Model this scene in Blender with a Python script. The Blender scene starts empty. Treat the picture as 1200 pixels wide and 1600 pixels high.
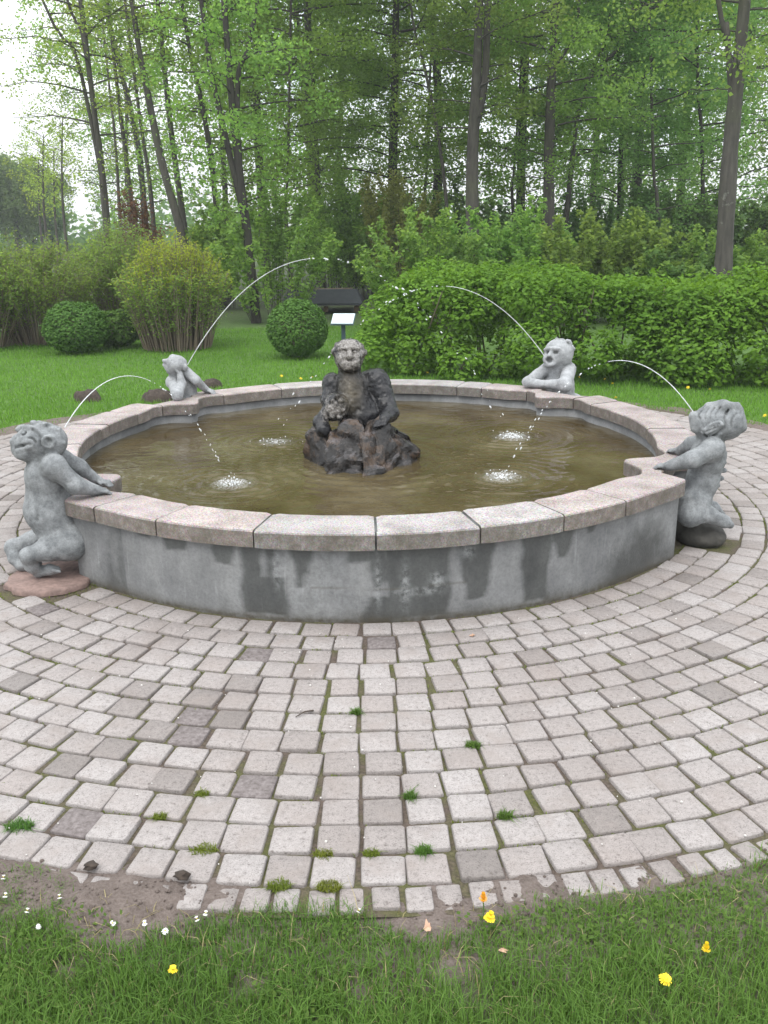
import bpy, bmesh, math, random
import numpy as np
from mathutils import Vector, Matrix

S = bpy.context.scene
COL = S.collection
R = math.radians

# ------------------------------------------------------------------ camera, sky, sun, exposure
CAM_H, FPX, PITCH, ROLL = 1.8, 1413.6, 0.306515, 0.014047
cd = bpy.data.cameras.new('camera')
cam = bpy.data.objects.new('camera', cd); COL.objects.link(cam)
cd.sensor_fit = 'VERTICAL'; cd.sensor_height = 24.0; cd.lens = FPX / 1600 * 24.0
cd.clip_start = 0.05; cd.clip_end = 2000
cam.matrix_world = (Matrix.Translation((0, 0, CAM_H)) @ Matrix.Rotation(math.pi / 2 - PITCH, 4, 'X')
                    @ Matrix.Rotation(-ROLL, 4, 'Z'))
S.camera = cam
S.render.resolution_x, S.render.resolution_y = 768, 1024

SUN_EL, SUN_AZ = R(60), R(205)          # high, soft, from behind the camera's left
w = bpy.data.worlds.new('World'); S.world = w; w.use_nodes = True
nt = w.node_tree; nt.nodes.clear()
n_out = nt.nodes.new('ShaderNodeOutputWorld'); n_mix = nt.nodes.new('ShaderNodeMixShader')
n_sky = nt.nodes.new('ShaderNodeTexSky'); n_sky.sky_type = 'NISHITA'; n_sky.sun_disc = False
n_sky.sun_elevation = SUN_EL; n_sky.sun_rotation = SUN_AZ
n_b1 = nt.nodes.new('ShaderNodeBackground'); n_b1.inputs[1].default_value = 0.14
nt.links.new(n_sky.outputs[0], n_b1.inputs[0])
n_b2 = nt.nodes.new('ShaderNodeBackground'); n_b2.inputs[0].default_value = (0.95, 0.975, 1, 1)
sep = nt.nodes.new('ShaderNodeSeparateXYZ'); geo_ = nt.nodes.new('ShaderNodeTexCoord'); nt.links.new(geo_.outputs['Generated'], sep.inputs[0])
mr = nt.nodes.new('ShaderNodeMapRange'); nt.links.new(sep.outputs[2], mr.inputs[0])      # overcast: zenith about three times the horizon
mr.inputs[1].default_value = 0.0; mr.inputs[2].default_value = 1.0; mr.inputs[3].default_value = 0.95; mr.inputs[4].default_value = 2.5
nt.links.new(mr.outputs[0], n_b2.inputs[1])
tc = nt.nodes.new('ShaderNodeTexCoord'); nz = nt.nodes.new('ShaderNodeTexNoise')
nz.inputs['Scale'].default_value = 3.0; nz.inputs['Detail'].default_value = 6
rp = nt.nodes.new('ShaderNodeValToRGB')
rp.color_ramp.elements[0].position = 0.36; rp.color_ramp.elements[0].color = (.55, .55, .55, 1)
rp.color_ramp.elements[1].position = 0.56; rp.color_ramp.elements[1].color = (1, 1, 1, 1)
nt.links.new(tc.outputs['Generated'], nz.inputs['Vector']); nt.links.new(nz.outputs['Fac'], rp.inputs[0])
nt.links.new(rp.outputs[0], n_mix.inputs[0])
nt.links.new(n_b1.outputs[0], n_mix.inputs[1]); nt.links.new(n_b2.outputs[0], n_mix.inputs[2])
nt.links.new(n_mix.outputs[0], n_out.inputs[0])

sl = bpy.data.lights.new('sun', 'SUN'); sl.energy = 1.3; sl.angle = R(25); sl.color = (1, .97, .92)
sun = bpy.data.objects.new('sun', sl); COL.objects.link(sun)
sd = Vector((math.sin(SUN_AZ) * math.cos(SUN_EL), math.cos(SUN_AZ) * math.cos(SUN_EL), math.sin(SUN_EL)))
sun.rotation_euler = (-sd).to_track_quat('-Z', 'Y').to_euler()
sun.location = sd * 40
vs = S.view_settings; S.display_settings.display_device = 'sRGB'
vs.view_transform = 'Standard'; vs.look = 'None'; vs.exposure = 0.40; vs.gamma = 1.0; vs.use_curve_mapping = False
S.cycles.max_bounces = 12; S.cycles.diffuse_bounces = 8; S.cycles.transmission_bounces = 8; S.cycles.glossy_bounces = 4; S.cycles.transparent_max_bounces = 6

# ------------------------------------------------------------------ helpers
rng = np.random.default_rng(11)
random.seed(5)
_cp, _sp = math.cos(PITCH), math.sin(PITCH)
_cr, _sr = math.cos(ROLL), math.sin(ROLL)

def _dir(px, py):
    a, b = px - 600.0, 800.0 - py
    X, Y = (a * _cr + b * _sr) / FPX, (-a * _sr + b * _cr) / FPX
    return X, _cp + Y * _sp, -_sp + Y * _cp

def at(px, py, Y):
    """surveyed point at distance Y"""
    x, y, z = _dir(px, py); t = Y / y
    return np.array((x * t, Y, CAM_H + z * t))

def plane(px, py, z=0.0):
    """surveyed point at height z"""
    x, y, dz = _dir(px, py); t = (z - CAM_H) / dz
    return np.array((x * t, y * t, z))

def project(p):
    p = np.atleast_2d(p)
    x, y, z = p[:, 0], p[:, 1], p[:, 2] - CAM_H
    d = np.maximum(y * _cp - z * _sp, 1e-3); u = y * _sp + z * _cp
    X, Y = FPX * x / d, FPX * u / d
    return np.stack([600 + X * _cr - Y * _sr, 800 - (X * _sr + Y * _cr), y * _cp - z * _sp], 1)

def me_np(name, V, F, mat=None, smooth=False):
    V = np.asarray(V, np.float32).reshape(-1, 3); F = np.asarray(F, np.int32)
    m = bpy.data.meshes.new(name); k = F.shape[1]
    m.vertices.add(len(V)); m.vertices.foreach_set('co', V.ravel())
    m.loops.add(F.size); m.loops.foreach_set('vertex_index', F.ravel())
    m.polygons.add(len(F)); m.polygons.foreach_set('loop_start', np.arange(0, F.size, k, dtype=np.int32))
    try: m.polygons.foreach_set('loop_total', np.full(len(F), k, np.int32))
    except Exception: pass
    if smooth: m.polygons.foreach_set('use_smooth', np.ones(len(F), bool))
    if mat: m.materials.append(mat)
    m.update(calc_edges=True); m.validate()
    return m

def link(name, mesh, parent=None, loc=None):
    o = bpy.data.objects.new(name, mesh); COL.objects.link(o)
    if parent is not None: o.parent = parent
    if loc is not None: o.location = loc
    return o

def tag(o, label=None, cat=None, group=None, kind=None):
    if label: o['label'] = label
    if cat: o['category'] = cat
    if group: o['group'] = group
    if kind: o['kind'] = kind
    return o

def thing(name, label, cat, loc=(0, 0, 0), group=None):
    return tag(link(name, None, None, loc), label, cat, group)

def attr(m, name, vals):
    a = m.attributes.new(name, 'FLOAT', 'POINT'); a.data.foreach_set('value', np.asarray(vals, np.float32))

class Geo:
    """collects quads (and triangles as doubled quads are avoided): verts + quad/tri lists"""
    def __init__(s): s.v = []; s.f = []; s.n = 0
    def add(s, V, F):
        V = np.asarray(V, float).reshape(-1, 3); F = np.asarray(F, int)
        s.v.append(V); s.f.append(F + s.n); s.n += len(V)
    def mesh(s, name, mat=None, smooth=False): return me_np(name, np.concatenate(s.v), np.concatenate(s.f), mat, smooth)

def frame(d):
    d = d / (np.linalg.norm(d) + 1e-9)
    u = np.cross(d, (0, 0, 1.0))
    if np.linalg.norm(u) < 1e-3: u = np.cross(d, (0, 1.0, 0))
    u /= np.linalg.norm(u)
    return u, np.cross(u, d)

def tube(g, P, r, n=7):
    P = np.asarray(P, float); r = np.broadcast_to(np.asarray(r, float), (len(P),))
    D = np.gradient(P, axis=0)
    a = np.arange(n) * 2 * math.pi / n
    u0 = None; V = []
    for p, d, q in zip(P, D, r):
        d = d / (np.linalg.norm(d) + 1e-9)
        if u0 is None: u0, _ = frame(d)
        u = u0 - d * np.dot(u0, d); u /= np.linalg.norm(u) + 1e-9; u0 = u
        v = np.cross(d, u)
        V.append(p + q * (np.cos(a)[:, None] * u + np.sin(a)[:, None] * v))
    V = np.concatenate(V); F = []
    i = np.arange(n); j = (i + 1) % n
    for k in range(len(P) - 1):
        F.append(np.stack([k * n + i, k * n + j, (k + 1) * n + j, (k + 1) * n + i], 1))
    g.add(V, np.concatenate(F))

def spline(P, m):
    P = np.asarray(P, float); t = np.linspace(0, len(P) - 1, m)
    out = []
    for x in t:
        i = min(int(x), len(P) - 2); f = x - i
        p0, p1, p2, p3 = P[max(i - 1, 0)], P[i], P[i + 1], P[min(i + 2, len(P) - 1)]
        out.append(.5 * (2 * p1 + (p2 - p0) * f + (2 * p0 - 5 * p1 + 4 * p2 - p3) * f * f + (3 * p1 - p0 - 3 * p2 + p3) * f ** 3))
    return np.array(out)

def box_me(name, lo, hi, mat, bev=0.0):
    bm = bmesh.new(); bmesh.ops.create_cube(bm, size=1)
    lo, hi = Vector(lo), Vector(hi)
    for v in bm.verts: v.co = Vector([lo[i] + (v.co[i] + .5) * (hi[i] - lo[i]) for i in range(3)])
    if bev: bmesh.ops.bevel(bm, geom=bm.edges[:], offset=bev, segments=2, affect='EDGES')
    m = bpy.data.meshes.new(name); bm.to_mesh(m); bm.free(); m.materials.append(mat); return m

def vnoise(p, seed=0):
    """cheap smooth value noise on an (n,k) array"""
    p = np.asarray(p, float); i = np.floor(p).astype(int); f = p - i; f = f * f * (3 - 2 * f)
    k = p.shape[1]; out = np.zeros(len(p))
    for c in range(1 << k):
        o = np.array([(c >> b) & 1 for b in range(k)])
        h = (i + o).astype(np.int64)
        q = seed * 974711 + h[:, 0] * 374761393 + h[:, 1] * 668265263 + (h[:, 2] * 2147483647 if k > 2 else 0)
        q = (q ^ (q >> 13)) * 1274126177; q = (q ^ (q >> 16)) & 0xffff
        out += np.prod(np.where(o, f, 1 - f), 1) * q / 65535.0
    return out

def fbm(p, seed=0, octs=3):
    p = np.asarray(p, float); s = 0; a = .5
    for o in range(octs): s = s + a * vnoise(p * 2 ** o, seed + o); a *= .5
    return s / (1 - .5 ** octs)

# ------------------------------------------------------------------ materials
def mat(name):
    m = bpy.data.materials.new(name); m.use_nodes = True
    t = m.node_tree; b = t.nodes['Principled BSDF']
    return m, t, b
def N(t, kind, **kw):
    n = t.nodes.new(kind)
    for k, v in kw.items():
        if k in ('operation', 'blend_type', 'data_type', 'attribute_name', 'feature', 'noise_dimensions'): setattr(n, k, v)
        else: n.inputs[k].default_value = v
    return n
def ramp(t, src, stops):
    r = t.nodes.new('ShaderNodeValToRGB'); e = r.color_ramp.elements
    while len(e) < len(stops): e.new(0.5)
    for x, (p, c) in zip(e, stops): x.position = p; x.color = (*c, 1) if len(c) == 3 else c
    t.links.new(src, r.inputs[0]); return r.outputs[0]
def mixc(t, fac, a, b, mode='MIX'):
    n = t.nodes.new('ShaderNodeMix'); n.data_type = 'RGBA'; n.blend_type = mode
    for s, i in ((fac, 0), (a, 6), (b, 7)):
        if hasattr(s, 'is_linked') or isinstance(s, bpy.types.NodeSocket): t.links.new(s, n.inputs[i])
        else: n.inputs[i].default_value = s if i == 0 else (*s, 1)
    return n.outputs[2]
def math_(t, op, a, b=0.0, c=0.0):
    n = t.nodes.new('ShaderNodeMath'); n.operation = op
    for i, s in enumerate((a, b, c)):
        if isinstance(s, bpy.types.NodeSocket): t.links.new(s, n.inputs[i])
        else: n.inputs[i].default_value = s
    return n.outputs[0]
def coords(t, kind='Object'):
    return t.nodes.new('ShaderNodeTexCoord').outputs[kind]
def worldpos(t): return t.nodes.new('ShaderNodeNewGeometry').outputs['Position']
def noise(t, vec, scale, detail=4, rough=.55, out='Fac'):
    n = t.nodes.new('ShaderNodeTexNoise'); n.inputs['Scale'].default_value = scale
    n.inputs['Detail'].default_value = detail; n.inputs['Roughness'].default_value = rough
    if vec is not None: t.links.new(vec, n.inputs['Vector'])
    return n.outputs[out]
def bump(t, b, h, strength=.4, dist=.01):
    n = t.nodes.new('ShaderNodeBump'); n.inputs['Strength'].default_value = strength; n.inputs['Distance'].default_value = dist
    t.links.new(h, n.inputs['Height']); t.links.new(n.outputs[0], b.inputs['Normal'])

def leaf_mat(name, dark, light, yellow=None, trans=.64, objvar=.35):
    m, t, b = mat(name)
    g = t.nodes.new('ShaderNodeNewGeometry'); oi = t.nodes.new('ShaderNodeObjectInfo')
    big = noise(t, g.outputs['Position'], .55, 3)
    f = math_(t, 'ADD', math_(t, 'MULTIPLY', g.outputs['Random Per Island'], .55), math_(t, 'MULTIPLY', math_(t, 'SUBTRACT', big, .28), .9))
    stops = [(0.1, dark), (0.85, light)]
    if yellow: stops.append((1.0, yellow))
    c = ramp(t, f, stops)
    hsv = t.nodes.new('ShaderNodeHueSaturation'); t.links.new(c, hsv.inputs['Color'])
    t.links.new(math_(t, 'ADD', math_(t, 'MULTIPLY', oi.outputs['Random'], objvar), 1 - objvar / 2), hsv.inputs['Value'])
    t.links.new(math_(t, 'ADD', math_(t, 'MULTIPLY', oi.outputs['Random'], .03), .485), hsv.inputs['Hue'])
    t.links.new(hsv.outputs[0], b.inputs['Base Color']); b.inputs['Roughness'].default_value = .55
    b.inputs['Specular IOR Level'].default_value = .14
    tr = t.nodes.new('ShaderNodeBsdfTranslucent'); t.links.new(mixc(t, 1.0, hsv.outputs[0], (1.45, 1.35, .9), 'MULTIPLY'), tr.inputs['Color'])
    mx = t.nodes.new('ShaderNodeMixShader'); mx.inputs[0].default_value = trans
    o = t.nodes['Material Output']
    t.links.new(b.outputs[0], mx.inputs[1]); t.links.new(tr.outputs[0], mx.inputs[2]); t.links.new(mx.outputs[0], o.inputs[0])
    return m

M = {}
M['beech'] = leaf_mat('beech_leaf', (.145, .245, .060), (.29, .45, .125), (.36, .49, .15))
M['beech_dark'] = leaf_mat('beech_leaf_deep', (.115, .215, .065), (.25, .40, .135))
M['olive'] = leaf_mat('spring_leaf', (.17, .25, .05), (.33, .43, .10), (.38, .44, .12))
M['far'] = leaf_mat('far_leaf', (.10, .18, .065), (.20, .32, .12))
M['hedge'] = leaf_mat('hedge_leaf', (.07, .175, .018), (.155, .32, .036), (.24, .41, .05), trans=.4, objvar=.1)
M['box'] = leaf_mat('clipped_leaf', (.045, .115, .022), (.105, .215, .040), trans=.3, objvar=.2)
M['shrub'] = leaf_mat('shrub_leaf', (.13, .20, .05), (.25, .35, .10))
M['yellow'] = leaf_mat('yellow_leaf', (.22, .31, .045), (.36, .44, .08), (.46, .47, .09))
M['buff'] = leaf_mat('buff_leaf', (.22, .27, .085), (.38, .42, .16))
M['russet'] = leaf_mat('russet_leaf', (.10, .05, .04), (.20, .11, .07))
M['grass'] = leaf_mat('grass_blade', (.06, .125, .022), (.160, .270, .055), (.31, .31, .13), trans=.3, objvar=0)
M['lawnblade'] = leaf_mat('lawn_blade', (.095, .21, .026), (.19, .355, .05), (.24, .38, .08), trans=.3, objvar=0)
M['moss'] = leaf_mat('moss_blade', (.09, .12, .015), (.17, .20, .03), trans=.2, objvar=0)
M['weed'] = leaf_mat('weed_leaf', (.05, .11, .02), (.115, .20, .04), trans=.3, objvar=.2)

def m_ground():
    m, t, b = mat('lawn_ground'); p = worldpos(t)
    a = noise(t, p, .35, 5); c = noise(t, p, 9, 5, .65); e = noise(t, p, 60, 3, .7)
    g = ramp(t, c, [(.3, (.045, .105, .016)), (.7, (.10, .20, .032))])
    g = mixc(t, math_(t, 'MULTIPLY', e, .7), g, (.06, .11, .02))
    soil = ramp(t, e, [(.3, (.05, .038, .03)), (.7, (.11, .085, .07))])
    sp = t.nodes.new('ShaderNodeSeparateXYZ'); t.links.new(p, sp.inputs[0])
    near = ramp(t, math_(t, 'ADD', sp.outputs[1], math_(t, 'MULTIPLY', a, .3)), [(0.0, (1, 1, 1)), (1.0, (0, 0, 0))])
    nr = t.nodes.new('ShaderNodeMapRange'); t.links.new(sp.outputs[1], nr.inputs[0])
    nr.inputs[1].default_value = 2.6; nr.inputs[2].default_value = 3.4; nr.inputs[3].default_value = .75; nr.inputs[4].default_value = 0
    fr = t.nodes.new('ShaderNodeMapRange'); t.links.new(math_(t, 'ADD', sp.outputs[1], math_(t, 'MULTIPLY', a, 4)), fr.inputs[0])
    fr.inputs[1].default_value = 18; fr.inputs[2].default_value = 24
    g = mixc(t, nr.outputs[0], g, soil)
    floor = ramp(t, c, [(.35, (.05, .045, .025)), (.65, (.06, .10, .03))])
    g = mixc(t, fr.outputs[0], g, floor)
    t.links.new(g, b.inputs['Base Color']); b.inputs['Roughness'].default_value = .95
    bump(t, b, e, .6, .02); return m
M['lawn'] = m_ground()

def m_soil():
    m, t, b = mat('soil'); p = worldpos(t)
    a = noise(t, p, 14, 6, .65); e = noise(t, p, 120, 4, .7)
    c = ramp(t, a, [(.3, (.095, .070, .056)), (.55, (.165, .128, .108)), (.75, (.235, .19, .165))])
    c = mixc(t, .35, c, ramp(t, e, [(.35, (.06, .045, .04)), (.7, (.28, .24, .22))]))
    t.links.new(c, b.inputs['Base Color']); b.inputs['Roughness'].default_value = 1
    bump(t, b, math_(t, 'ADD', a, e), .9, .012); return m
M['soil'] = m_soil()

def m_bed():
    m, t, b = mat('joint_bed'); p = worldpos(t)
    a = noise(t, p, 2.2, 4, .6); e = noise(t, p, 90, 4, .7); d = noise(t, p, 11, 4, .6)
    soil = ramp(t, e, [(.3, (.05, .037, .028)), (.7, (.135, .103, .083))])
    moss = ramp(t, e, [(.3, (.040, .048, .012)), (.7, (.115, .12, .03))])
    f = ramp(t, math_(t, 'ADD', math_(t, 'MULTIPLY', a, .6), math_(t, 'MULTIPLY', d, .4)), [(.43, (0, 0, 0)), (.58, (.9, .9, .9))])
    t.links.new(mixc(t, f, soil, moss), b.inputs['Base Color']); b.inputs['Roughness'].default_value = 1
    bump(t, b, e, .8, .01); return m
M['bed'] = m_bed()

def m_paver(name, rnd_attr=None):
    m, t, b = mat(name); p = worldpos(t)
    if rnd_attr:
        r = N(t, 'ShaderNodeAttribute', attribute_name=rnd_attr).outputs['Fac']
    else:
        oi = t.nodes.new('ShaderNodeObjectInfo'); r = oi.outputs['Random']
    base = ramp(t, r, [(0, (.135, .118, .108)), (.10, (.255, .228, .216)), (.5, (.308, .281, .27)), (.8, (.36, .338, .33)), (1, (.285, .25, .235))])
    big = noise(t, p, 1.1, 3); c = mixc(t, .38, base, ramp(t, big, [(.35, (.21, .188, .173)), (.65, (.325, .308, .298))]))
    f1 = noise(t, p, 55, 5, .7)
    c = mixc(t, 1.0, c, ramp(t, f1, [(.28, (.42, .39, .37)), (.42, (.88, .87, .86)), (.62, (1.03, 1.02, 1.01)), (.8, (1.2, 1.18, 1.16))]), 'MULTIPLY')
    f2 = noise(t, p, 230, 2, .6)
    c = mixc(t, 1.0, c, ramp(t, f2, [(.30, (.55, .5, .5)), (.44, (1, 1, 1)), (.75, (1.12, 1.1, 1.1))]), 'MULTIPLY')
    f3 = noise(t, p, 7, 4, .6)
    c = mixc(t, ramp(t, f3, [(.50, (0, 0, 0)), (.75, (.7, .7, .7))]), c, (.235, .20, .18))
    t.links.new(c, b.inputs['Base Color']); b.inputs['Roughness'].default_value = .85
    bump(t, b, math_(t, 'ADD', f1, math_(t, 'MULTIPLY', f2, .5)), .55, .006); return m
M['paver'] = m_paver('paver'); M['paver_mass'] = m_paver('paver_mass', 'tint')
def m_dark():
    m, t, b = mat('paver_dark'); p = worldpos(t); f = noise(t, p, 60, 5, .7)
    t.links.new(ramp(t, f, [(.3, (.085, .07, .065)), (.6, (.19, .165, .16)), (.8, (.32, .29, .28))]), b.inputs['Base Color'])
    b.inputs['Roughness'].default_value = .9; bump(t, b, f, .5, .006); return m
M['paver_dark'] = m_dark()

def m_granite(name, c0, c1, c2):
    m, t, b = mat(name); p = worldpos(t)
    oi = t.nodes.new('ShaderNodeObjectInfo')
    a = noise(t, p, 115, 3, .75); e = noise(t, p, 6, 5, .6); v = t.nodes.new('ShaderNodeTexVoronoi')
    v.inputs['Scale'].default_value = 190; t.links.new(p, v.inputs['Vector'])
    c = ramp(t, a, [(.3, c0), (.5, c1), (.72, c2)])
    c = mixc(t, .35, c, v.outputs['Color'], 'SOFT_LIGHT')
    c = mixc(t, 1.0, c, ramp(t, e, [(.3, (.66, .64, .62)), (.6, (1.04, 1.04, 1.04))]), 'MULTIPLY')
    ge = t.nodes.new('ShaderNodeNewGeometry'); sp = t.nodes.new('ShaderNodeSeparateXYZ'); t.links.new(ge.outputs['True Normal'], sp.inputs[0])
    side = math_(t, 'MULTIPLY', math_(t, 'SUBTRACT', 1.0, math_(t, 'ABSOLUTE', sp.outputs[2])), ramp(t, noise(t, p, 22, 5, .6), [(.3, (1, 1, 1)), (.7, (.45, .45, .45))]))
    c = mixc(t, math_(t, 'MULTIPLY', side, .95), c, (.10, .088, .068))     # upright faces darkened in patches, their shade put into the colour
    hsv = t.nodes.new('ShaderNodeHueSaturation'); t.links.new(c, hsv.inputs['Color'])
    t.links.new(math_(t, 'ADD', math_(t, 'MULTIPLY', oi.outputs['Random'], .25), .88), hsv.inputs['Value'])
    t.links.new(hsv.outputs[0], b.inputs['Base Color']); b.inputs['Roughness'].default_value = .7
    bump(t, b, a, .45, .004); return m
M['granite_grey'] = m_granite('granite_grey', (.13, .116, .11), (.35, .325, .316), (.50, .475, .465))
M['granite_pink'] = m_granite('granite_pink', (.14, .108, .10), (.345, .295, .282), (.49, .445, .43))

def m_concrete():
    m, t, b = mat('basin_concrete'); uv = coords(t, 'UV'); p = worldpos(t)
    mp = N(t, 'ShaderNodeMapping'); mp.inputs['Scale'].default_value = (9, 1.6, 1); t.links.new(uv, mp.inputs[0])
    st = noise(t, mp.outputs[0], 1.0, 6, .6)
    mp2 = N(t, 'ShaderNodeMapping'); mp2.inputs['Scale'].default_value = (40, 3, 1); t.links.new(uv, mp2.inputs[0])
    fine = noise(t, mp2.outputs[0], 1.0, 4, .6)
    g = noise(t, p, 70, 5, .65); g2 = noise(t, p, 5, 5, .6)
    c = ramp(t, g2, [(.3, (.15, .153, .152)), (.7, (.25, .253, .25))])
    c = mixc(t, 1, c, ramp(t, st, [(.3, (.8, .8, .82)), (.7, (1.1, 1.1, 1.1))]), 'MULTIPLY')
    c = mixc(t, ramp(t, fine, [(.6, (0, 0, 0)), (.8, (.35, .35, .35))]), c, (.46, .47, .47))
    c = mixc(t, 1, c, ramp(t, g, [(.3, (.82, .82, .82)), (.6, (1.05, 1.05, 1.05))]), 'MULTIPLY')
    wet = N(t, 'ShaderNodeAttribute', attribute_name='wet').outputs['Fac']
    wf = math_(t, 'ADD', wet, math_(t, 'MULTIPLY', math_(t, 'SUBTRACT', noise(t, p, 18, 4, .6), .5), .5))
    wf = ramp(t, wf, [(.30, (0, 0, 0)), (.72, (1, 1, 1))])
    c = mixc(t, wf, c, mixc(t, 1, c, (.40, .41, .40), 'MULTIPLY'))
    lime = N(t, 'ShaderNodeAttribute', attribute_name='lime').outputs['Fac']
    c = mixc(t, math_(t, 'MULTIPLY', lime, ramp(t, noise(t, p, 30, 4, .7), [(.4, (0, 0, 0)), (.62, (1, 1, 1))])), c, (.48, .50, .50))
    dirt = N(t, 'ShaderNodeAttribute', attribute_name='dirt').outputs['Fac']
    c = mixc(t, math_(t, 'MULTIPLY', dirt, ramp(t, noise(t, p, 25, 4, .7), [(.25, (.4, .4, .4)), (.6, (1, 1, 1))])), c, (.075, .065, .048))
    t.links.new(c, b.inputs['Base Color'])
    rg = t.nodes.new('ShaderNodeMapRange'); t.links.new(wf, rg.inputs[0]); rg.inputs[3].default_value = .85; rg.inputs[4].default_value = .5
    t.links.new(rg.outputs[0], b.inputs['Roughness'])
    bump(t, b, math_(t, 'ADD', g, g2), .35, .006); return m
M['concrete'] = m_concrete()

def m_statue(name, c0, c1, c2, rough=.85, wetdark=0):
    m, t, b = mat(name); p = coords(t)
    a = noise(t, p, 14, 6, .62); e = noise(t, p, 120, 4, .7); s = noise(t, p, 5, 4, .6)
    c = ramp(t, a, [(.3, c0), (.52, c1), (.75, c2)])
    c = mixc(t, 1, c, ramp(t, e, [(.3, (.72, .72, .72)), (.55, (1.03, 1.03, 1.03))]), 'MULTIPLY')
    ge = t.nodes.new('ShaderNodeNewGeometry'); pt = ramp(t, ge.outputs['Pointiness'], [(.44, (.38, .38, .36)), (.505, (1, 1, 1)), (.56, (1.12, 1.12, 1.12))])  # creases darkened and ridges lightened: shading contrast put into the colour
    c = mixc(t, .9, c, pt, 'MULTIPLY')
    t.links.new(c, b.inputs['Base Color']); b.inputs['Roughness'].default_value = rough
    bump(t, b, math_(t, 'ADD', math_(t, 'MULTIPLY', e, .5), a), .35, .008); return m
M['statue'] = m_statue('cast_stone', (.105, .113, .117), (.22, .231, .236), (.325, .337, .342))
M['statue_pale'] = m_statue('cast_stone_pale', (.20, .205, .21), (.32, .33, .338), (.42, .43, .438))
def m_figure():
    m, t, b = mat('weathered_figure'); p = coords(t); g = t.nodes.new('ShaderNodeNewGeometry')
    a = noise(t, p, 18, 6, .65); e = noise(t, p, 90, 4, .7); l = noise(t, p, 9, 5, .6)
    dark = ramp(t, a, [(.3, (.006, .006, .007)), (.52, (.014, .014, .016)), (.68, (.040, .038, .038)), (.82, (.17, .165, .16))])
    pale = ramp(t, e, [(.3, (.075, .066, .056)), (.5, (.20, .185, .17)), (.7, (.37, .35, .34))])
    pv = N(t, 'ShaderNodeAttribute', attribute_name='lichen').outputs['Fac']
    f = ramp(t, math_(t, 'ADD', pv, math_(t, 'MULTIPLY', math_(t, 'SUBTRACT', noise(t, p, 22, 5, .65), .5), 1.9)), [(.34, (0, 0, 0)), (.70, (1, 1, 1))])
    c = mixc(t, f, dark, pale)
    br = N(t, 'ShaderNodeAttribute', attribute_name='brown').outputs['Fac']
    c = mixc(t, math_(t, 'MULTIPLY', br, .8), c, ramp(t, a, [(.3, (.05, .042, .028)), (.7, (.15, .125, .085))]))
    pt = ramp(t, g.outputs['Pointiness'], [(.44, (.4, .38, .36)), (.505, (1, 1, 1)), (.56, (1.15, 1.15, 1.15))])  # hollows painted darker, ridges lighter, to deepen the shade on the form
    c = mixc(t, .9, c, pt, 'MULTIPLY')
    t.links.new(c, b.inputs['Base Color']); b.inputs['Roughness'].default_value = .24; b.inputs['Specular IOR Level'].default_value = .34
    bump(t, b, math_(t, 'ADD', e, a), .35, .008); return m
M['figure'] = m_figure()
def m_rock():
    m, t, b = mat('wet_rock'); p = coords(t); g = t.nodes.new('ShaderNodeNewGeometry')
    a = noise(t, p, 7, 6, .65); e = noise(t, p, 60, 5, .7); l = noise(t, p, 12, 5, .6)
    c = ramp(t, a, [(.36, (.005, .0045, .004)), (.52, (.014, .011, .009)), (.64, (.07, .043, .026)), (.80, (.045, .040, .024))])
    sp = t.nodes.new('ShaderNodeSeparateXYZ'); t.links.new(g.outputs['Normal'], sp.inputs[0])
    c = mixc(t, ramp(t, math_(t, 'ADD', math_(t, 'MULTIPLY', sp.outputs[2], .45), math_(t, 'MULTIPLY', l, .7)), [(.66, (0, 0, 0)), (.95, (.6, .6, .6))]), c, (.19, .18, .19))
    c = mixc(t, .8, c, ramp(t, e, [(.3, (.4, .4, .4)), (.6, (1.1, 1.1, 1.1))]), 'MULTIPLY')
    t.links.new(c, b.inputs['Base Color']); b.inputs['Roughness'].default_value = .2; b.inputs['Specular IOR Level'].default_value = .36
    bump(t, b, math_(t, 'ADD', a, e), .5, .015); return m
M['rock'] = m_rock()

def m_water():
    m, t, b = mat('pond_water'); p = worldpos(t)
    mp = N(t, 'ShaderNodeMapping'); mp.inputs['Scale'].default_value = (1, 1.5, 1); t.links.new(p, mp.inputs[0])
    a = noise(t, mp.outputs[0], 5.5, 3, .5); e = noise(t, mp.outputs[0], 15, 2, .5); d = noise(t, p, 2.3, 4, .55)
    c = ramp(t, d, [(.3, (.042, .029, .011)), (.5, (.070, .053, .024)), (.7, (.102, .083, .043))])
    t.links.new(c, b.inputs['Base Color']); b.inputs['Roughness'].default_value = .03; b.inputs['IOR'].default_value = 1.33
    foam = N(t, 'ShaderNodeAttribute', attribute_name='foam').outputs['Fac']
    ff = math_(t, 'MULTIPLY', foam, ramp(t, noise(t, p, 70, 4, .7), [(.42, (0, 0, 0)), (.6, (1, 1, 1))]))
    t.links.new(mixc(t, ff, c, (.75, .77, .8)), b.inputs['Base Color'])
    calm = ramp(t, noise(t, p, 1.1, 3, .5), [(.38, (.25, .25, .25)), (.62, (1, 1, 1))])
    bump(t, b, math_(t, 'MULTIPLY', calm, math_(t, 'ADD', a, math_(t, 'MULTIPLY', e, .3))), .5, .035); return m
M['water'] = m_water()
def m_spray():
    m, t, b = mat('jet_water'); b.inputs['Base Color'].default_value = (.93, .95, .97, 1)
    b.inputs['Roughness'].default_value = .15; b.inputs['Transmission Weight'].default_value = .45; b.inputs['IOR'].default_value = 1.33
    return m
M['spray'] = m_spray()

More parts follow.
